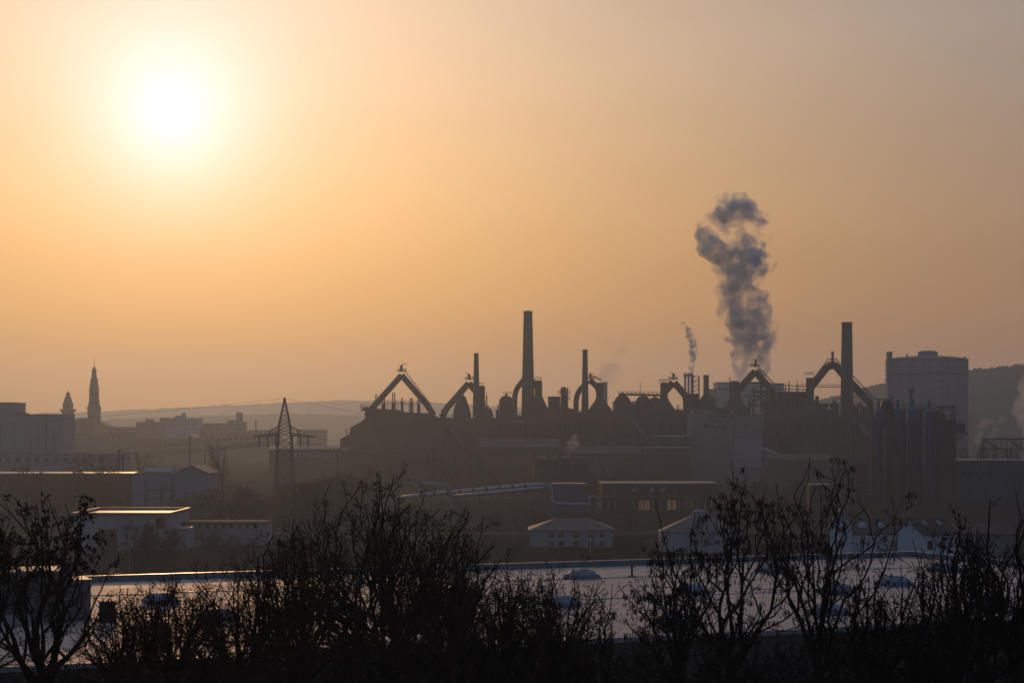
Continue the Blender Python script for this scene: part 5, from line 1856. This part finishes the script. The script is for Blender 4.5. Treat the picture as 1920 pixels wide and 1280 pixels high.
def make_tree(name, label, loc, h, R, seed, style, group, cat='tree', tm=M_BARK, cm=M_TWIG):
    rng = random.Random(seed)
    P = P_()
    P.maxlev = 4
    s = h / 10.0
    P.seg = [.6, .42, .26, .15, .09]
    P.jit = [.07, .13, .17, .2, .2]
    P.trop = [.05, .05, .045, .05, .04]
    P.start = [.3, .12, .1, .1, 1]
    P.nch = [6, 8, 7, 5, 0]
    P.ratio = [.8, .48, .46, .42, .4]
    P.ang = [38, 44, 46, 48, 45]
    P.rr = [.62, .55, .55, .6, .6]
    P.taper = [.6, .35, .4, .5, .6]
    P.rmin = .0068
    P.env = (R, h * .55, h * .45, h * .5)
    r0 = .018 * h
    stems = 1
    th = h * .5
    if style == 'dense':
        th = h * .40
        P.start[0] = .2
        P.nch = [9, 9, 8, 6, 0]
        P.ratio = [1.15, .5, .5, .45, .4]
        P.ang = [46, 44, 46, 48, 45]
        P.jit = [.07, .12, .17, .2, .2]
    elif style == 'dome':
        th = h * .34
        P.start[0] = .3
        P.nch = [15, 10, 8, 7, 0]
        P.ratio = [1.45, .5, .5, .48, .4]
        P.ang = [50, 42, 46, 48, 45]
        P.jit = [.07, .10, .17, .2, .2]
        P.rmin = .0075
        P.seg = [.5, .45, .28, .16, .1]
    elif style == 'open':
        P.nch = [5, 5, 5, 4, 0]
        P.ang = [30, 34, 38, 42, 45]
        P.jit = [.05, .08, .1, .14, .2]
        P.trop = [.05, .06, .07, .06, .05]
        P.ratio = [.85, .55, .5, .45, .4]
        P.seg = [.6, .45, .3, .18, .1]
        P.rmin = .0075
    elif style == 'shrub':
        stems = 9
        th = h * .62
        P.start = [.15, .1, .1, .1, 1]
        P.nch = [6, 6, 5, 3, 0]
        P.ratio = [.42, .5, .5, .45, .4]
        P.trop = [.05, .05, .05, .05, .05]
        r0 = .006 * h
        P.rmin = .007
    elif style == 'far':
        P.maxlev = 3
        P.seg = [1.2, .9, .6, .4]
        P.nch = [8, 8, 7, 0]
        P.trop = [.05, .07, .06, .05]
        P.rmin = .035
        P.jit = [.05, .1, .14, .18]
        r0 = .02 * h
    elif style == 'farshrub':
        P.maxlev = 3
        stems = 7
        th = h * .6
        P.seg = [1.0, .7, .5, .35]
        P.nch = [7, 7, 6, 0]
        P.start = [.1, .1, .1, 1]
        P.ratio = [.45, .5, .5, .4]
        P.rmin = .04
        r0 = .01 * h
    segs, tips = [], []
    for i in range(stems):
        if stems == 1:
            d = (rng.gauss(0, .05), rng.gauss(0, .05), 1)
            p = (0, 0, -.3)
        else:
            a = 2 * math.pi * (i + rng.random() * .6) / stems
            k = rng.uniform(.1, .62)
            d = (math.cos(a) * k * R / h * 2.2, math.sin(a) * k * R / h * 2.2, 1)
            p = (math.cos(a) * .25, math.sin(a) * .25, -.2)
        grow(rng, segs, tips, p, unit(d), th * rng.uniform(.85, 1.1), r0 * rng.uniform(.8, 1.1), 0, P)
    # fit the grown tree to its height and spread
    zs = sorted(t[2] for t in tips)
    rs = sorted(math.hypot(t[0], t[1]) for t in tips)
    fz = h / zs[int(len(zs) * .985)]
    fr = min(2.2, max(.5, R / rs[int(len(rs) * .93)]))
    sc_ = lambda q: (q[0] * fr, q[1] * fr, q[2] * fz)
    segs = [(sc_(a), sc_(b), c, d, e) for a, b, c, d, e in segs]
    tips = [sc_(t) for t in tips]
    root = thing(name, label, cat, loc, group)
    thick = [q for q in segs if q[4] <= 1]
    thin = [q for q in segs if q[4] > 1]
    mesh_from_segs('trunk', thick, 6, tm, root)
    mesh_from_segs('crown', thin, 3, cm, root)
    return root, tips, rng


def leaves(root, tips, rng, size, per, chance, zmin, m=M_LEAF, name='foliage'):
    V_, F_ = [], []
    for t in tips:
        if t[2] < zmin or rng.random() > chance:
            continue
        for _ in range(rng.randint(1, per)):
            c = [t[i] + rng.gauss(0, size * .6) for i in range(3)]
            c[2] -= size * .4
            a = unit([rng.gauss(0, 1) for _ in range(3)])
            b = rot_away(rng, a, math.pi / 2)
            nn = (a[1] * b[2] - a[2] * b[1], a[2] * b[0] - a[0] * b[2], a[0] * b[1] - a[1] * b[0])
            w, l = size * rng.uniform(.25, .45), size * rng.uniform(.5, 1.0)
            o = len(V_)
            V_ += [[c[i] - a[i] * l for i in range(3)], [c[i] + b[i] * w + nn[i] * w * .5 for i in range(3)], [c[i] + a[i] * l for i in range(3)], [c[i] - b[i] * w + nn[i] * w * .5 for i in range(3)]]
            F_.append((o, o + 1, o + 2, o + 3))
    if F_:
        np_mesh(name, np.array(V_), np.array(F_), m, root)


def pods(root, tips, rng, chance, m=M_LEAF):
    segs = []
    for t in tips:
        if rng.random() > chance:
            continue
        for _ in range(rng.randint(1, 3)):
            p = (t[0] + rng.gauss(0, .05), t[1] + rng.gauss(0, .05), t[2])
            l = rng.uniform(.09, .2)
            dx, dy = rng.gauss(0, .02), rng.gauss(0, .02)
            q = (p[0] + dx, p[1] + dy, p[2] - l * .5)
            e = (p[0] + 2 * dx, p[1] + 2 * dy, p[2] - l)
            segs += [(p, q, .003, .013), (q, e, .013, .003)]
    mesh_from_segs('seed_pods', segs, 4, m, root)


def at_ground(x, D):
    p = base(x, D)
    p.z = gz(D)
    return p


def crown_h(y, D):
    return W(0, y, D).z - gz(D)


G = 'trees in front of the warehouse'
r, t, g = crown_tree('leafy_tree', 'tree with dark leaf clumps in its top at the left edge', at_ground(80, 52), crown_h(930, 52), 2.5, 11, G, 9, 4, 5, .9, (3, 2), .0078, elo=0, fy=1255)
leaves(r, t, g, .10, 3, .38, crown_h(1080, 52))
r, t, g = crown_tree('leafy_tree', 'second leaf bearing tree cut by the left edge', at_ground(-40, 50), crown_h(930, 50), 1.6, 12, G, 7, 4, 6, .9, (4, 2), .0078, elo=0, fy=1255)
leaves(r, t, g, .10, 3, .38, crown_h(1070, 50))
BT = [('low bare tree between the leafy tree and the big bare tree', 325, 56, 1080, 2.1, 21, 11, 6, 9, 1275),
      ('smallest bare tree close to the roof vent unit', 235, 54, 1112, 1.7, 41, 9, 6, 9, 1280),
      ('bare tree filling the corner between the low bare tree and the big bare tree', 450, 58, 1030, 2.4, 42, 12, 6, 9, 1270),
      ('bare tree overlapping the left side of the big bare tree', 565, 60, 966, 2.9, 22, 13, 6, 10, 1240),
      ('biggest bare tree with a wide rounded crown left of centre', 725, 57, 902, 3.4, 24, 17, 6, 11, 1240),
      ('bare tree overlapping the right side of the big bare tree', 838, 62, 980, 2.0, 26, 11, 6, 10, 1225),
      ('lower bare tree to the right of the big bare tree', 935, 57, 1055, 1.8, 44, 11, 6, 9, 1275),
      ('twiggy upright bare tree next to the gap in the trees', 1035, 58, 1048, 1.7, 27, 11, 6, 9, 1275),
      ('slim bare tree right of the two open pod trees', 1725, 58, 1015, 1.9, 36, 9, 4, 7, 1265),
      ('low bare tree at the right foot of the pod trees', 1640, 56, 1080, 1.7, 45, 9, 5, 9, 1275),
      ('bare tree cut by the right edge', 1910, 56, 915, 2.3, 38, 10, 5, 6, 1230),
      ('bare tree just in front of the brown roofed house', 1845, 59, 990, 1.9, 46, 8, 4, 7, 1245)]
for lab, x, D, y, R_, sd, pr_n, se_n, tw_n, fy_ in BT:
    crown_tree('bare_tree', lab, at_ground(x, D), crown_h(y, D), R_, sd, G, pr_n, se_n, int(tw_n * .8), .85, (4, 3), .0078, elo=-4, ehi=75, fy=fy_)
crown_tree('bare_tree', 'thin sapling in the gap between the big bare tree and the pod trees', at_ground(1135, 55), crown_h(1090, 55), 1.0, 28, G, 4, 3, 6, .7, (3, 2), .007, .5, elo=40)
r, t, g = crown_tree('pod_tree', 'left one of the two open trees hung with seed pods', at_ground(1375, 55), crown_h(872, 55), 3.1, 31, G, 8, 4, 5, .9, (3, 2), .0078, elo=5, ehi=75, fy=1240, rs=.7)
pods(r, t, g, .24)
r, t, g = crown_tree('pod_tree', 'right one of the two open trees hung with seed pods', at_ground(1535, 57), crown_h(866, 57), 2.8, 34, G, 8, 4, 5, .9, (3, 2), .0078, elo=5, ehi=75, fy=1230, rs=.7)
pods(r, t, g, .18)
r, t, g = crown_tree('pod_tree', 'low spreading pod tree left of the two open trees', at_ground(1275, 53), crown_h(1020, 53), 1.9, 33, G, 9, 4, 6, .8, (3, 2), .0078, elo=0, fy=1265, rs=.75)
pods(r, t, g, .24)
r, t, g = crown_tree('leafy_tree', 'tree with a few dry leaves standing beside the right white house', at_ground(1800, 55), crown_h(965, 55), 1.7, 37, G, 8, 4, 6, .8, (4, 2), .0078, elo=5, fy=1230)
leaves(r, t, g, .06, 2, .30, crown_h(1150, 55))

# thicket on the slope
protos = []
for i, sd in enumerate((51, 52, 53)):
    protos.append((sd, None))
pos = [(40, 47, 1238), (150, 50, 1262), (225, 46, 1225), (330, 48, 1205), (400, 52, 1175), (470, 45, 1200), (560, 50, 1170), (640, 46, 1180), (720, 48, 1165), (800, 45, 1175), (880, 50, 1160), (950, 46, 1180), (1010, 48, 1185), (1070, 45, 1215), (1130, 49, 1235),
       (1200, 46, 1222), (1290, 48, 1205), (1360, 45, 1210), (1440, 50, 1215), (1520, 47, 1215), (1610, 49, 1208), (1690, 46, 1185), (1760, 50, 1165), (1830, 47, 1165), (1900, 49, 1140)]
where = ['below the leafy tree at the left edge', 'below the dark wall right of the leafy tree', 'at the left foot of the low bare tree', 'at the right foot of the low bare tree', 'left of the big bare tree', 'in front of the left skirt of the big bare tree',
         'under the left half of the big bare tree', 'left of the trunk of the big bare tree', 'around the trunk of the big bare tree', 'right of the trunk of the big bare tree', 'under the right half of the big bare tree', 'in front of the right skirt of the big bare tree',
         'at the foot of the twiggy upright tree', 'left of the thin sapling', 'at the foot of the thin sapling', 'left of the low pod tree', 'at the foot of the low pod tree', 'left of the left pod tree trunk', 'between the two pod tree trunks',
         'at the foot of the right pod tree', 'right of the right pod tree', 'left of the slim bare tree', 'at the foot of the slim bare tree', 'at the foot of the dry leaved tree', 'at the right edge']
made = []
for i, ((x, D, y), wl) in enumerate(zip(pos, where)):
    lab = 'dark bare shrub ' + wl
    loc = at_ground(x, D)
    h = crown_h(y, D)
    if len(made) < 3:
        r, t, g = make_tree('shrub', lab, loc, h, 2.1, 51 + i, 'shrub', 'shrubs on the slope', 'shrub')
        made.append((r, h))
    else:
        pr_, ph = made[i % 3]
        dup(pr_, loc, i * 1.37, h / ph, lab)

# ------------------------------------------------------------------ vegetation on the plain
FT = []
for sd in (61, 62):
    FT.append(sd)
far_trees = [  # px, D, top row, label
    ('far', [(420, 600, 828, 'tall slender bare tree between the gabled workshop and the pylon')], 'tall bare trees on the plain'),
    ('far', [(x, D, y, 'hazy bare tree behind the roadside shed') for x, D, y in ((150, 740, 852), (172, 760, 846), (186, 735, 850), (205, 750, 858), (262, 770, 846), (290, 760, 852), (133, 730, 862))], 'bare trees behind the roadside shed'),
    ('far', [(x, D, y, 'hazy bare tree under the truss at the right edge') for x, D, y in ((1822, 820, 838), (1836, 830, 832), (1850, 810, 840), (1868, 825, 834), (1890, 815, 838), (1908, 830, 832))], 'bare trees under the truss'),
    ('farshrub', [(x, D, y, 'bare scrub bush near the pylon foot') for x, D, y in ((448, 560, 905), (470, 520, 925), (560, 520, 915), (590, 540, 905), (612, 560, 890), (640, 560, 885), (668, 570, 892), (690, 550, 905), (585, 470, 940), (630, 480, 935), (660, 490, 930), (530, 440, 965))], 'scrub bushes near the pylon foot'),
    ('farshrub', [(x, D, y, 'bare scrub bush in front of the ironworks left of the pipeline') for x, D, y in ((660, 800, 868), (690, 790, 872), (715, 800, 866), (735, 780, 875), (850, 780, 868), (880, 770, 872), (950, 770, 878), (975, 760, 872))], 'scrub bushes in front of the ironworks'),
    ('farshrub', [(x, D, y, 'dim bare bush around the halls in the middle distance') for x, D, y in ((1120, 620, 895), (1150, 660, 880), (1220, 650, 885), (1370, 600, 905), (1410, 590, 900), (1460, 580, 915), (1500, 600, 900), (870, 500, 950), (930, 480, 960), (790, 490, 955), (1180, 470, 975))], 'bushes around the halls'),
    ('farshrub', [(x, D, y, 'murky bush in the dark strip right of the roadside shed') for x, D, y in ((60, 605, 877), (150, 610, 880), (176, 600, 872), (200, 605, 879), (30, 600, 905), (75, 590, 912), (120, 585, 900), (165, 590, 908), (205, 575, 915), (240, 560, 922), (395, 540, 915), (410, 500, 935), (440, 480, 945), (470, 450, 958), (395, 380, 990), (430, 360, 1000), (470, 350, 1005), (520, 345, 1010), (560, 340, 1000), (610, 345, 1012), (650, 350, 1005))], 'bushes on the left of the plain'),
    ('farshrub', [(x, D, y, 'dim scrub bush between the pipeline and the warehouse roof') for x, D, y in ((700, 400, 985), (745, 410, 990), (880, 390, 1000), (915, 380, 1008), (960, 370, 1015), (1165, 380, 1005), (1200, 390, 1000), (1410, 400, 1000), (1450, 390, 1005), (1500, 380, 1010), (1535, 370, 1012), (1175, 520, 945), (1010, 520, 950), (1390, 480, 960), (1440, 500, 950), (1480, 510, 945))], 'scrub behind the warehouse'),
    ('far', [(x, D, y, 'thin hazy tree in front of the ironworks') for x, D, y in ((845, 700, 872), (920, 690, 880), (1180, 700, 872), (1262, 640, 885), (1440, 620, 890), (1500, 640, 880), (1550, 600, 895), (735, 690, 868), (690, 680, 862))], 'thin trees in front of the ironworks'),
    ('farshrub', [(1690, 347, 1000, 'brown bare bush between the two white gables'), (268, 330, 975, 'bare bush in front of the flat roofed pale building'), (300, 335, 985, 'lower bare bush at the right end of the flat roofed pale building'), (1052, 330, 1045, 'small dark bush behind the far edge of the warehouse roof')], 'bushes beside the houses'),
]
made = {}
i = 0
for style, items, grp in far_trees:
    for (x, D, y, lab) in items:
        i += 1
        loc = base(x, D)
        h = W(0, y, D).z
        key = (style, i % 2)
        if key not in made:
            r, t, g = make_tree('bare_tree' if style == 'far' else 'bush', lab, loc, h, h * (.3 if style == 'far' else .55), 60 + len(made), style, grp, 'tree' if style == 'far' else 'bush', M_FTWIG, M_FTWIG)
            made[key] = (r, h)
        else:
            pr_, ph = made[key]
            dup(pr_, loc, i * 2.1, h / ph, lab, grp)


def clump(name, label, loc, h, R, seed, m, grp):
    """a bush still holding its leaves: leaf sized faces through the volume, uneven outline, on a few stems"""
    rng = random.Random(seed)
    root = thing(name, label, 'bush', loc, grp)
    lob = [(rng.uniform(-.5, .5) * R, rng.uniform(-.5, .5) * R, h * rng.uniform(.35, .75), rng.uniform(.35, .6) * R) for _ in range(7)]
    pts = []
    while len(pts) < 1500:
        cx_, cy_, cz_, rr = rng.choice(lob)
        d = unit([rng.gauss(0, 1) for _ in range(3)])
        q = rr * rng.random() ** .35
        p = (cx_ + d[0] * q, cy_ + d[1] * q, cz_ + d[2] * q * .9)
        if .05 * h < p[2] < h:
            pts.append(p)
    leaves(root, pts, rng, .26, 1, 1, 0, m, 'foliage')
    segs, tips = [], []
    for k in range(5):
        a = k * 1.3
        segs.append(((0, 0, -.2), (math.cos(a) * R * .4, math.sin(a) * R * .4, h * .6), .09, .04))
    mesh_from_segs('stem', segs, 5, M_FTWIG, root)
    return root


cl = None
lst = [(x, D, y, 'ochre bush holding dry leaves at the pylon foot', 'ochre bushes at the pylon foot') for x, D, y in ((500, 540, 928), (516, 545, 918), (532, 550, 908), (548, 555, 900), (566, 560, 892), (590, 575, 886))] + \
      [(x, D, y, 'ochre bush holding dry leaves in front of the ironworks', 'ochre bushes in front of the ironworks') for x, D, y in ((652, 780, 862), (670, 770, 876), (858, 760, 872), (905, 750, 876), (930, 760, 868), (962, 740, 878), (985, 745, 872), (892, 700, 888), (806, 700, 890))] + \
      [(330, 520, 925, 'ochre bush in front of the gabled workshop', 'ochre bushes at the workshop'), (372, 520, 912, 'taller ochre bush beside the gabled workshop', 'ochre bushes at the workshop'), (352, 500, 935, 'lowest ochre bush in front of the gabled workshop', 'ochre bushes at the workshop')]
for i, (x, D, y, lab, grp) in enumerate(lst):
    loc = base(x, D)
    h = W(0, y, D).z
    if cl is None:
        cl = (clump('leafy_bush', lab, loc, h, h * .5, 71, M_OCHRE, grp), h)
    else:
        dup(cl[0], loc, i * 1.9, h / cl[1], lab, grp)


def fir(label, loc, h, seed):
    rng = random.Random(seed)
    root = thing('fir_tree', label, 'fir tree', loc, 'fir trees in front of the ironworks')
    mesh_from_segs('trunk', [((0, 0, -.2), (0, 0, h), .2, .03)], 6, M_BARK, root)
    V_, F_ = [], []
    z = h * .08
    while z < h * .98:
        R = (1 - z / h) * h * .2 + .15
        for k in range(9):
            a = rng.uniform(0, 2 * math.pi)
            rr = R * rng.uniform(.6, 1.1)
            for s in range(5):
                t = (s + .5) / 5
                c = (math.cos(a) * rr * t, math.sin(a) * rr * t, z - rr * t * .35 + rng.gauss(0, .08))
                w = .28 * (1.2 - t)
                o = len(V_)
                V_ += [(c[0] - math.sin(a) * w, c[1] + math.cos(a) * w, c[2] - .12), (c[0] + math.cos(a) * .4, c[1] + math.sin(a) * .4, c[2] - .2), (c[0] + math.sin(a) * w, c[1] - math.cos(a) * w, c[2] - .12), (c[0] - math.cos(a) * .1, c[1] - math.sin(a) * .1, c[2] + .18)]
                F_.append((o, o + 1, o + 2, o + 3))
        z += h * .032
    np_mesh('crown', np.array(V_), np.array(F_), M_FIR, root)
    return root


f0 = fir('tall dark fir above the left end of the pipeline', base(815, 760), W(0, 836, 760).z, 81)
for i, (x, D, y, lab) in enumerate([(802, 765, 850, 'shorter fir left of the tall dark fir'), (828, 758, 852, 'shorter fir right of the tall dark fir'), (900, 780, 846, 'lone dark fir above the middle of the pipeline'), (632, 700, 880, 'small dark fir right of the pylon'), (1132, 700, 868, 'dark fir beside the plant building at the pipeline end')]):
    dup(f0, base(x, D), i * 1.1, W(0, y, D).z / W(0, 836, 760).z, lab)


# ------------------------------------------------------------------ smoke and steam
def ico(sub):
    import bmesh
    bm = bmesh.new()
    bmesh.ops.create_icosphere(bm, subdivisions=sub, radius=1.0)
    v = np.array([tuple(q.co) for q in bm.verts])
    f = np.array([[l.index for l in p.verts] for p in bm.faces])
    bm.free()
    return v, f


ICO = {2: ico(2), 3: ico(3)}


def plume(name, label, cat, D, balls, m, seed, voxel, amp, flat=.9, group=None, z0=None, spread=None, grow_=1.0):
    """one closed lumpy body of smoke made of overlapping puffs (photo pixel x, y, radius)"""
    rng = random.Random(seed)
    k = mpp(D)
    sp = spread if spread else k
    VS, FS, off = [], [], 0
    for (x, y, r) in balls:
        r *= grow_
        c = W(x, y, D)
        n = max(5, int(r * 1.1))
        c.y += rng.uniform(-1, 1) * r * sp * .5
        for j in range(n):
            d = Vector(unit([rng.gauss(0, 1) for _ in range(3)]))
            rr = r * k * (rng.uniform(.26, .52) if j else .78)
            cc = c + d * r * k * (rng.uniform(.5, .95) if j else 0)
            tv, tf = ICO[3 if rr > 4.5 * voxel else 2]
            VS.append(tv * np.array((rr, flat * rr, rr)) + np.array(cc))
            FS.append(tf + off)
            off += len(tv)
    f1, f2 = .075 / voxel, .22 / voxel
    VS = np.concatenate(VS)
    for i in range(len(VS)):
        q = Vector(VS[i])
        VS[i] += noise.noise_vector(q * f1) * amp * 1.8 + noise.noise_vector(q * f2) * amp * .9
    tmp0 = np_mesh('puffs', VS, np.concatenate(FS), m, None)
    me = tmp0.data
    bpy.data.objects.remove(tmp0)
    tmp = bpy.data.objects.new('puffs', me)
    COL.objects.link(tmp)
    md = tmp.modifiers.new('r', 'REMESH')
    md.mode = 'VOXEL'
    md.voxel_size = voxel
    dg = bpy.context.evaluated_depsgraph_get()
    ev = tmp.evaluated_get(dg)
    out = bpy.data.meshes.new_from_object(ev)
    bpy.data.objects.remove(tmp)
    bpy.data.meshes.remove(me)
    c = W(balls[0][0], balls[0][1], D) if z0 is None else z0
    for v in out.vertices:
        v.co -= c
    out.materials.clear()
    out.materials.append(m)
    o = bpy.data.objects.new(name, out)
    COL.objects.link(o)
    o.location = c
    tag(o, label, cat, group)
    return o


SM1 = volmat('grey smoke', (.64, .82, .98), .24, .0, noisy=(.15, .40, .60))
SM5 = volmat('torn smoke', (.64, .82, .98), .16, .0, noisy=(.11, .47, .62))
SM4 = volmat('dense grey smoke', (.62, .82, .98), .7, .0, noisy=(.35, .44, .6))
SM2 = volmat('thin smoke', (.54, .59, .66), .042, .1)
ST = volmat('pale steam', (.97, .96, .96), .11, .35)
ST2 = volmat('thin pale steam', (.96, .94, .92), .04, .4)
SM3 = volmat('faint drifting smoke', (.66, .70, .78), .034, .1, noisy=(.05, .42, .6))
PL = 1120.0
main = [(1385, 712, 9), (1385, 700, 10), (1388, 686, 11), (1390, 670, 12), (1391, 655, 13), (1391, 640, 14), (1389, 625, 15), (1387, 610, 16), (1384, 595, 16), (1381, 580, 15), (1372, 563, 14), (1368, 548, 13), (1365, 534, 12), (1378, 560, 12), (1369, 633, 8), (1362, 634, 5), (1366, 612, 5), (1361, 600, 5),
        (1421, 690, 12), (1423, 672, 15), (1422, 655, 16), (1421, 640, 17), (1419, 622, 17), (1419, 606, 18), (1424, 590, 15), (1427, 572, 15), (1430, 562, 11), (1421, 560, 10), (1406, 600, 14), (1404, 580, 13), (1404, 625, 10), (1399, 565, 10),
        (1352, 545, 8), (1346, 542, 5), (1376, 520, 14), (1388, 508, 20), (1368, 510, 14), (1406, 490, 24), (1418, 480, 18), (1422, 500, 14), (1428, 486, 8), (1405, 524, 9), (1418, 520, 6), (1390, 478, 18), (1366, 484, 14), (1350, 474, 18), (1336, 466, 17), (1326, 446, 12), (1322, 468, 12), (1330, 484, 10), (1338, 448, 8), (1405, 466, 10), (1385, 545, 15), (1398, 534, 12), (1410, 545, 10), (1380, 590, 14), (1410, 585, 13), (1356, 500, 10), (1372, 436, 7), (1394, 444, 8)]
plume('smoke_plume', 'big dark smoke plume rising in lumps behind the steep pipe arch', 'smoke', PL, main, SM1, 3, 1.0, 1.3, grow_=1.25)
plume('smoke_veil', 'thin smoke veil wrapped round the big plume', 'smoke', PL + 2, main, SM5, 23, 1.4, 2.2, grow_=1.7)
top = [(1368, 393, 20), (1352, 388, 13), (1386, 388, 17), (1398, 398, 16), (1384, 402, 16), (1346, 402, 11), (1358, 408, 12), (1412, 402, 11), (1424, 402, 10), (1430, 414, 9)]
plume('smoke_cloud', 'loose smoke cloud drifting above the head of the big plume', 'smoke', PL, top, SM1, 5, 1.0, 1.1, grow_=1.15)
plume('smoke_veil', 'thin ragged veil round the loose smoke cloud', 'smoke', PL + 2, top + [(1338, 412, 9), (1330, 404, 8), (1436, 400, 9), (1432, 420, 9), (1360, 428, 9), (1385, 430, 9), (1405, 428, 8), (1318, 428, 8), (1312, 442, 7), (1430, 432, 9), (1434, 448, 8)], SM5, 25, 1.3, 2.2, grow_=1.6)
plume('smoke_wisp', 'thin smoke veil between the big plume and the cloud above it', 'smoke', PL + 4, [(1360, 432, 9), (1378, 436, 11), (1396, 442, 12), (1412, 438, 8), (1340, 424, 9), (1328, 414, 10), (1318, 424, 8), (1310, 434, 7), (1392, 424, 10), (1424, 430, 10), (1432, 440, 7), (1314, 452, 10), (1310, 470, 8)], SM2, 7, 1.2, 2.4)
plume('smoke_wisp', 'ragged thin smoke strand right of the big plume', 'smoke', PL - 6, [(1455, 712, 5), (1451, 700, 5), (1446, 690, 5), (1442, 678, 6), (1444, 664, 6), (1440, 654, 5), (1438, 640, 5)], SM1, 8, .8, 1.2)
plume('smoke_trail', 'small dark smoke trail over the three pale flues', 'smoke', 1020, [(1295, 699, 3.2), (1296, 694, 4.0), (1297, 687, 4.6), (1297, 679, 5.0), (1298, 669, 5.4), (1299, 659, 6), (1299, 649, 6.6), (1298, 640, 6.6), (1296, 631, 6), (1293, 622, 5.2), (1288, 614, 4.4), (1284, 607, 3.6)], SM4, 9, .6, .9, grow_=1.6)
plume('smoke_wisp', 'hair thin smoke wisp above the small smoke trail', 'smoke', 1020, [(1291, 600, 3.4), (1294, 592, 3.2), (1292, 583, 3), (1289, 575, 2.6)], SM2, 10, .6, .9)
plume('steam_cloud', 'faint drifting smoke patch right of the slim middle chimney', 'smoke', 1300, [(1132, 692, 18), (1150, 686, 18), (1166, 694, 14), (1120, 704, 12), (1154, 712, 14), (1180, 636, 9), (1172, 648, 12), (1160, 656, 12), (1128, 640, 10), (1140, 642, 10)], SM3, 11, 1.6, 3)
plume('steam_puff', 'small pale sunlit steam puff over the pipeline end', 'steam', 700, [(1075, 849, 2.4), (1074, 843, 5), (1075, 835, 9), (1078, 827, 10), (1072, 829, 9), (1084, 834, 8), (1079, 819, 7)], ST, 12, .45, .6)
plume('steam_puff', 'warm lit steam puff at the small boiler chimney left of the pylon', 'steam', 1300, [(357, 813, 3.5), (361, 814, 5), (367, 815, 6), (372, 817, 5)], ST, 13, .7, .8)
plume('steam_puff', 'thin warm steam rising from the lantern of the eight sided hall', 'steam', 402, [(1311, 957, 2.5), (1307, 953, 4), (1302, 948, 5), (1296, 943, 5), (1291, 938, 4)], ST, 14, .25, .3)
plume('steam_puff', 'low brownish steam puff behind the left end of the warehouse roof', 'steam', 205, [(244, 1086, 6), (232, 1082, 10), (222, 1077, 11), (214, 1072, 9), (206, 1072, 8)], volmat('low steam', (.9, .88, .86), .25, .3), 15, .2, .3)
plume('steam_cloud', 'large pale pinkish steam cloud at the right edge beside the gas holder', 'steam', 1500, [(1935, 830, 20), (1930, 805, 22), (1925, 780, 22), (1912, 762, 17), (1930, 755, 24), (1902, 768, 11), (1935, 730, 22), (1920, 712, 14), (1945, 700, 20)], ST2, 16, 1.8, 3)
plume('steam_cloud', 'narrow pale steam streak left of the steam cloud at the right edge', 'steam', 1450, [(1858, 824, 7), (1862, 812, 7), (1866, 800, 7), (1870, 792, 6), (1878, 790, 7), (1886, 786, 6)], ST2, 17, 1.2, 2)
plume('steam_cloud', 'faint steam streak just right of the gas holder', 'steam', 1480, [(1832, 826, 8), (1836, 812, 8), (1840, 798, 8), (1846, 790, 9), (1856, 788, 8)], ST2, 18, 1.2, 2)


# ------------------------------------------------------------------ pieces of parts go under their part
RULES = [('rim', ('shaft',)), ('hoop', ('shaft',)), ('ladder', ('shaft',)), ('cap', ('shaft', 'stem', 'shell')), ('flange', ('gas_pipe', 'shell', 'pipe')), ('railing', ('platform', 'deck', 'charging_deck', 'balcony')),
         ('hoist_arm', ('bleeder_stack',)), ('insulator', ('crossarm',)), ('peak_cap', ('mast',)), ('roof_lantern', ('dome_roof',)), ('roof_vent', ('dome_roof',)), ('ring_band', ('tank_shell',)), ('top_railing', ('dome_roof',)), ('stiffener', ('tank_shell',)),
         ('lettering', ('tank_shell',)), ('landing', ('lift_shaft',)), ('coping', ('parapet',)), ('roof_seam', ('roof',)), ('sheet_rib', ('wall',)), ('window', ('wall',)), ('lit_window', ('wall',)), ('roof_window', ('roof',)), ('gable_vent', ('wall',)),
         ('downpipe', ('wall',)), ('pilaster', ('wall',)), ('pipe_collar', ('upper_pipe',)), ('cage', ('pole',)), ('corner_turret', ('short_tower',)), ('wing_roof', ('side_wing',)), ('louvre', ('wall', 'nave')), ('vent_pipe', ('shell', 'roof'))]
for root in [o for o in S.objects if o.parent is None and o.type == 'EMPTY']:
    by = {}
    for c in root.children:
        by.setdefault(c.name.split('.')[0], []).append(c)
    for part, targets in RULES:
        for t in targets:
            if part in by and t in by:
                n, m_ = len(by[part]), len(by[t])
                for i, c in enumerate(by[part]):
                    c.parent = by[t][i * m_ // n]
                break
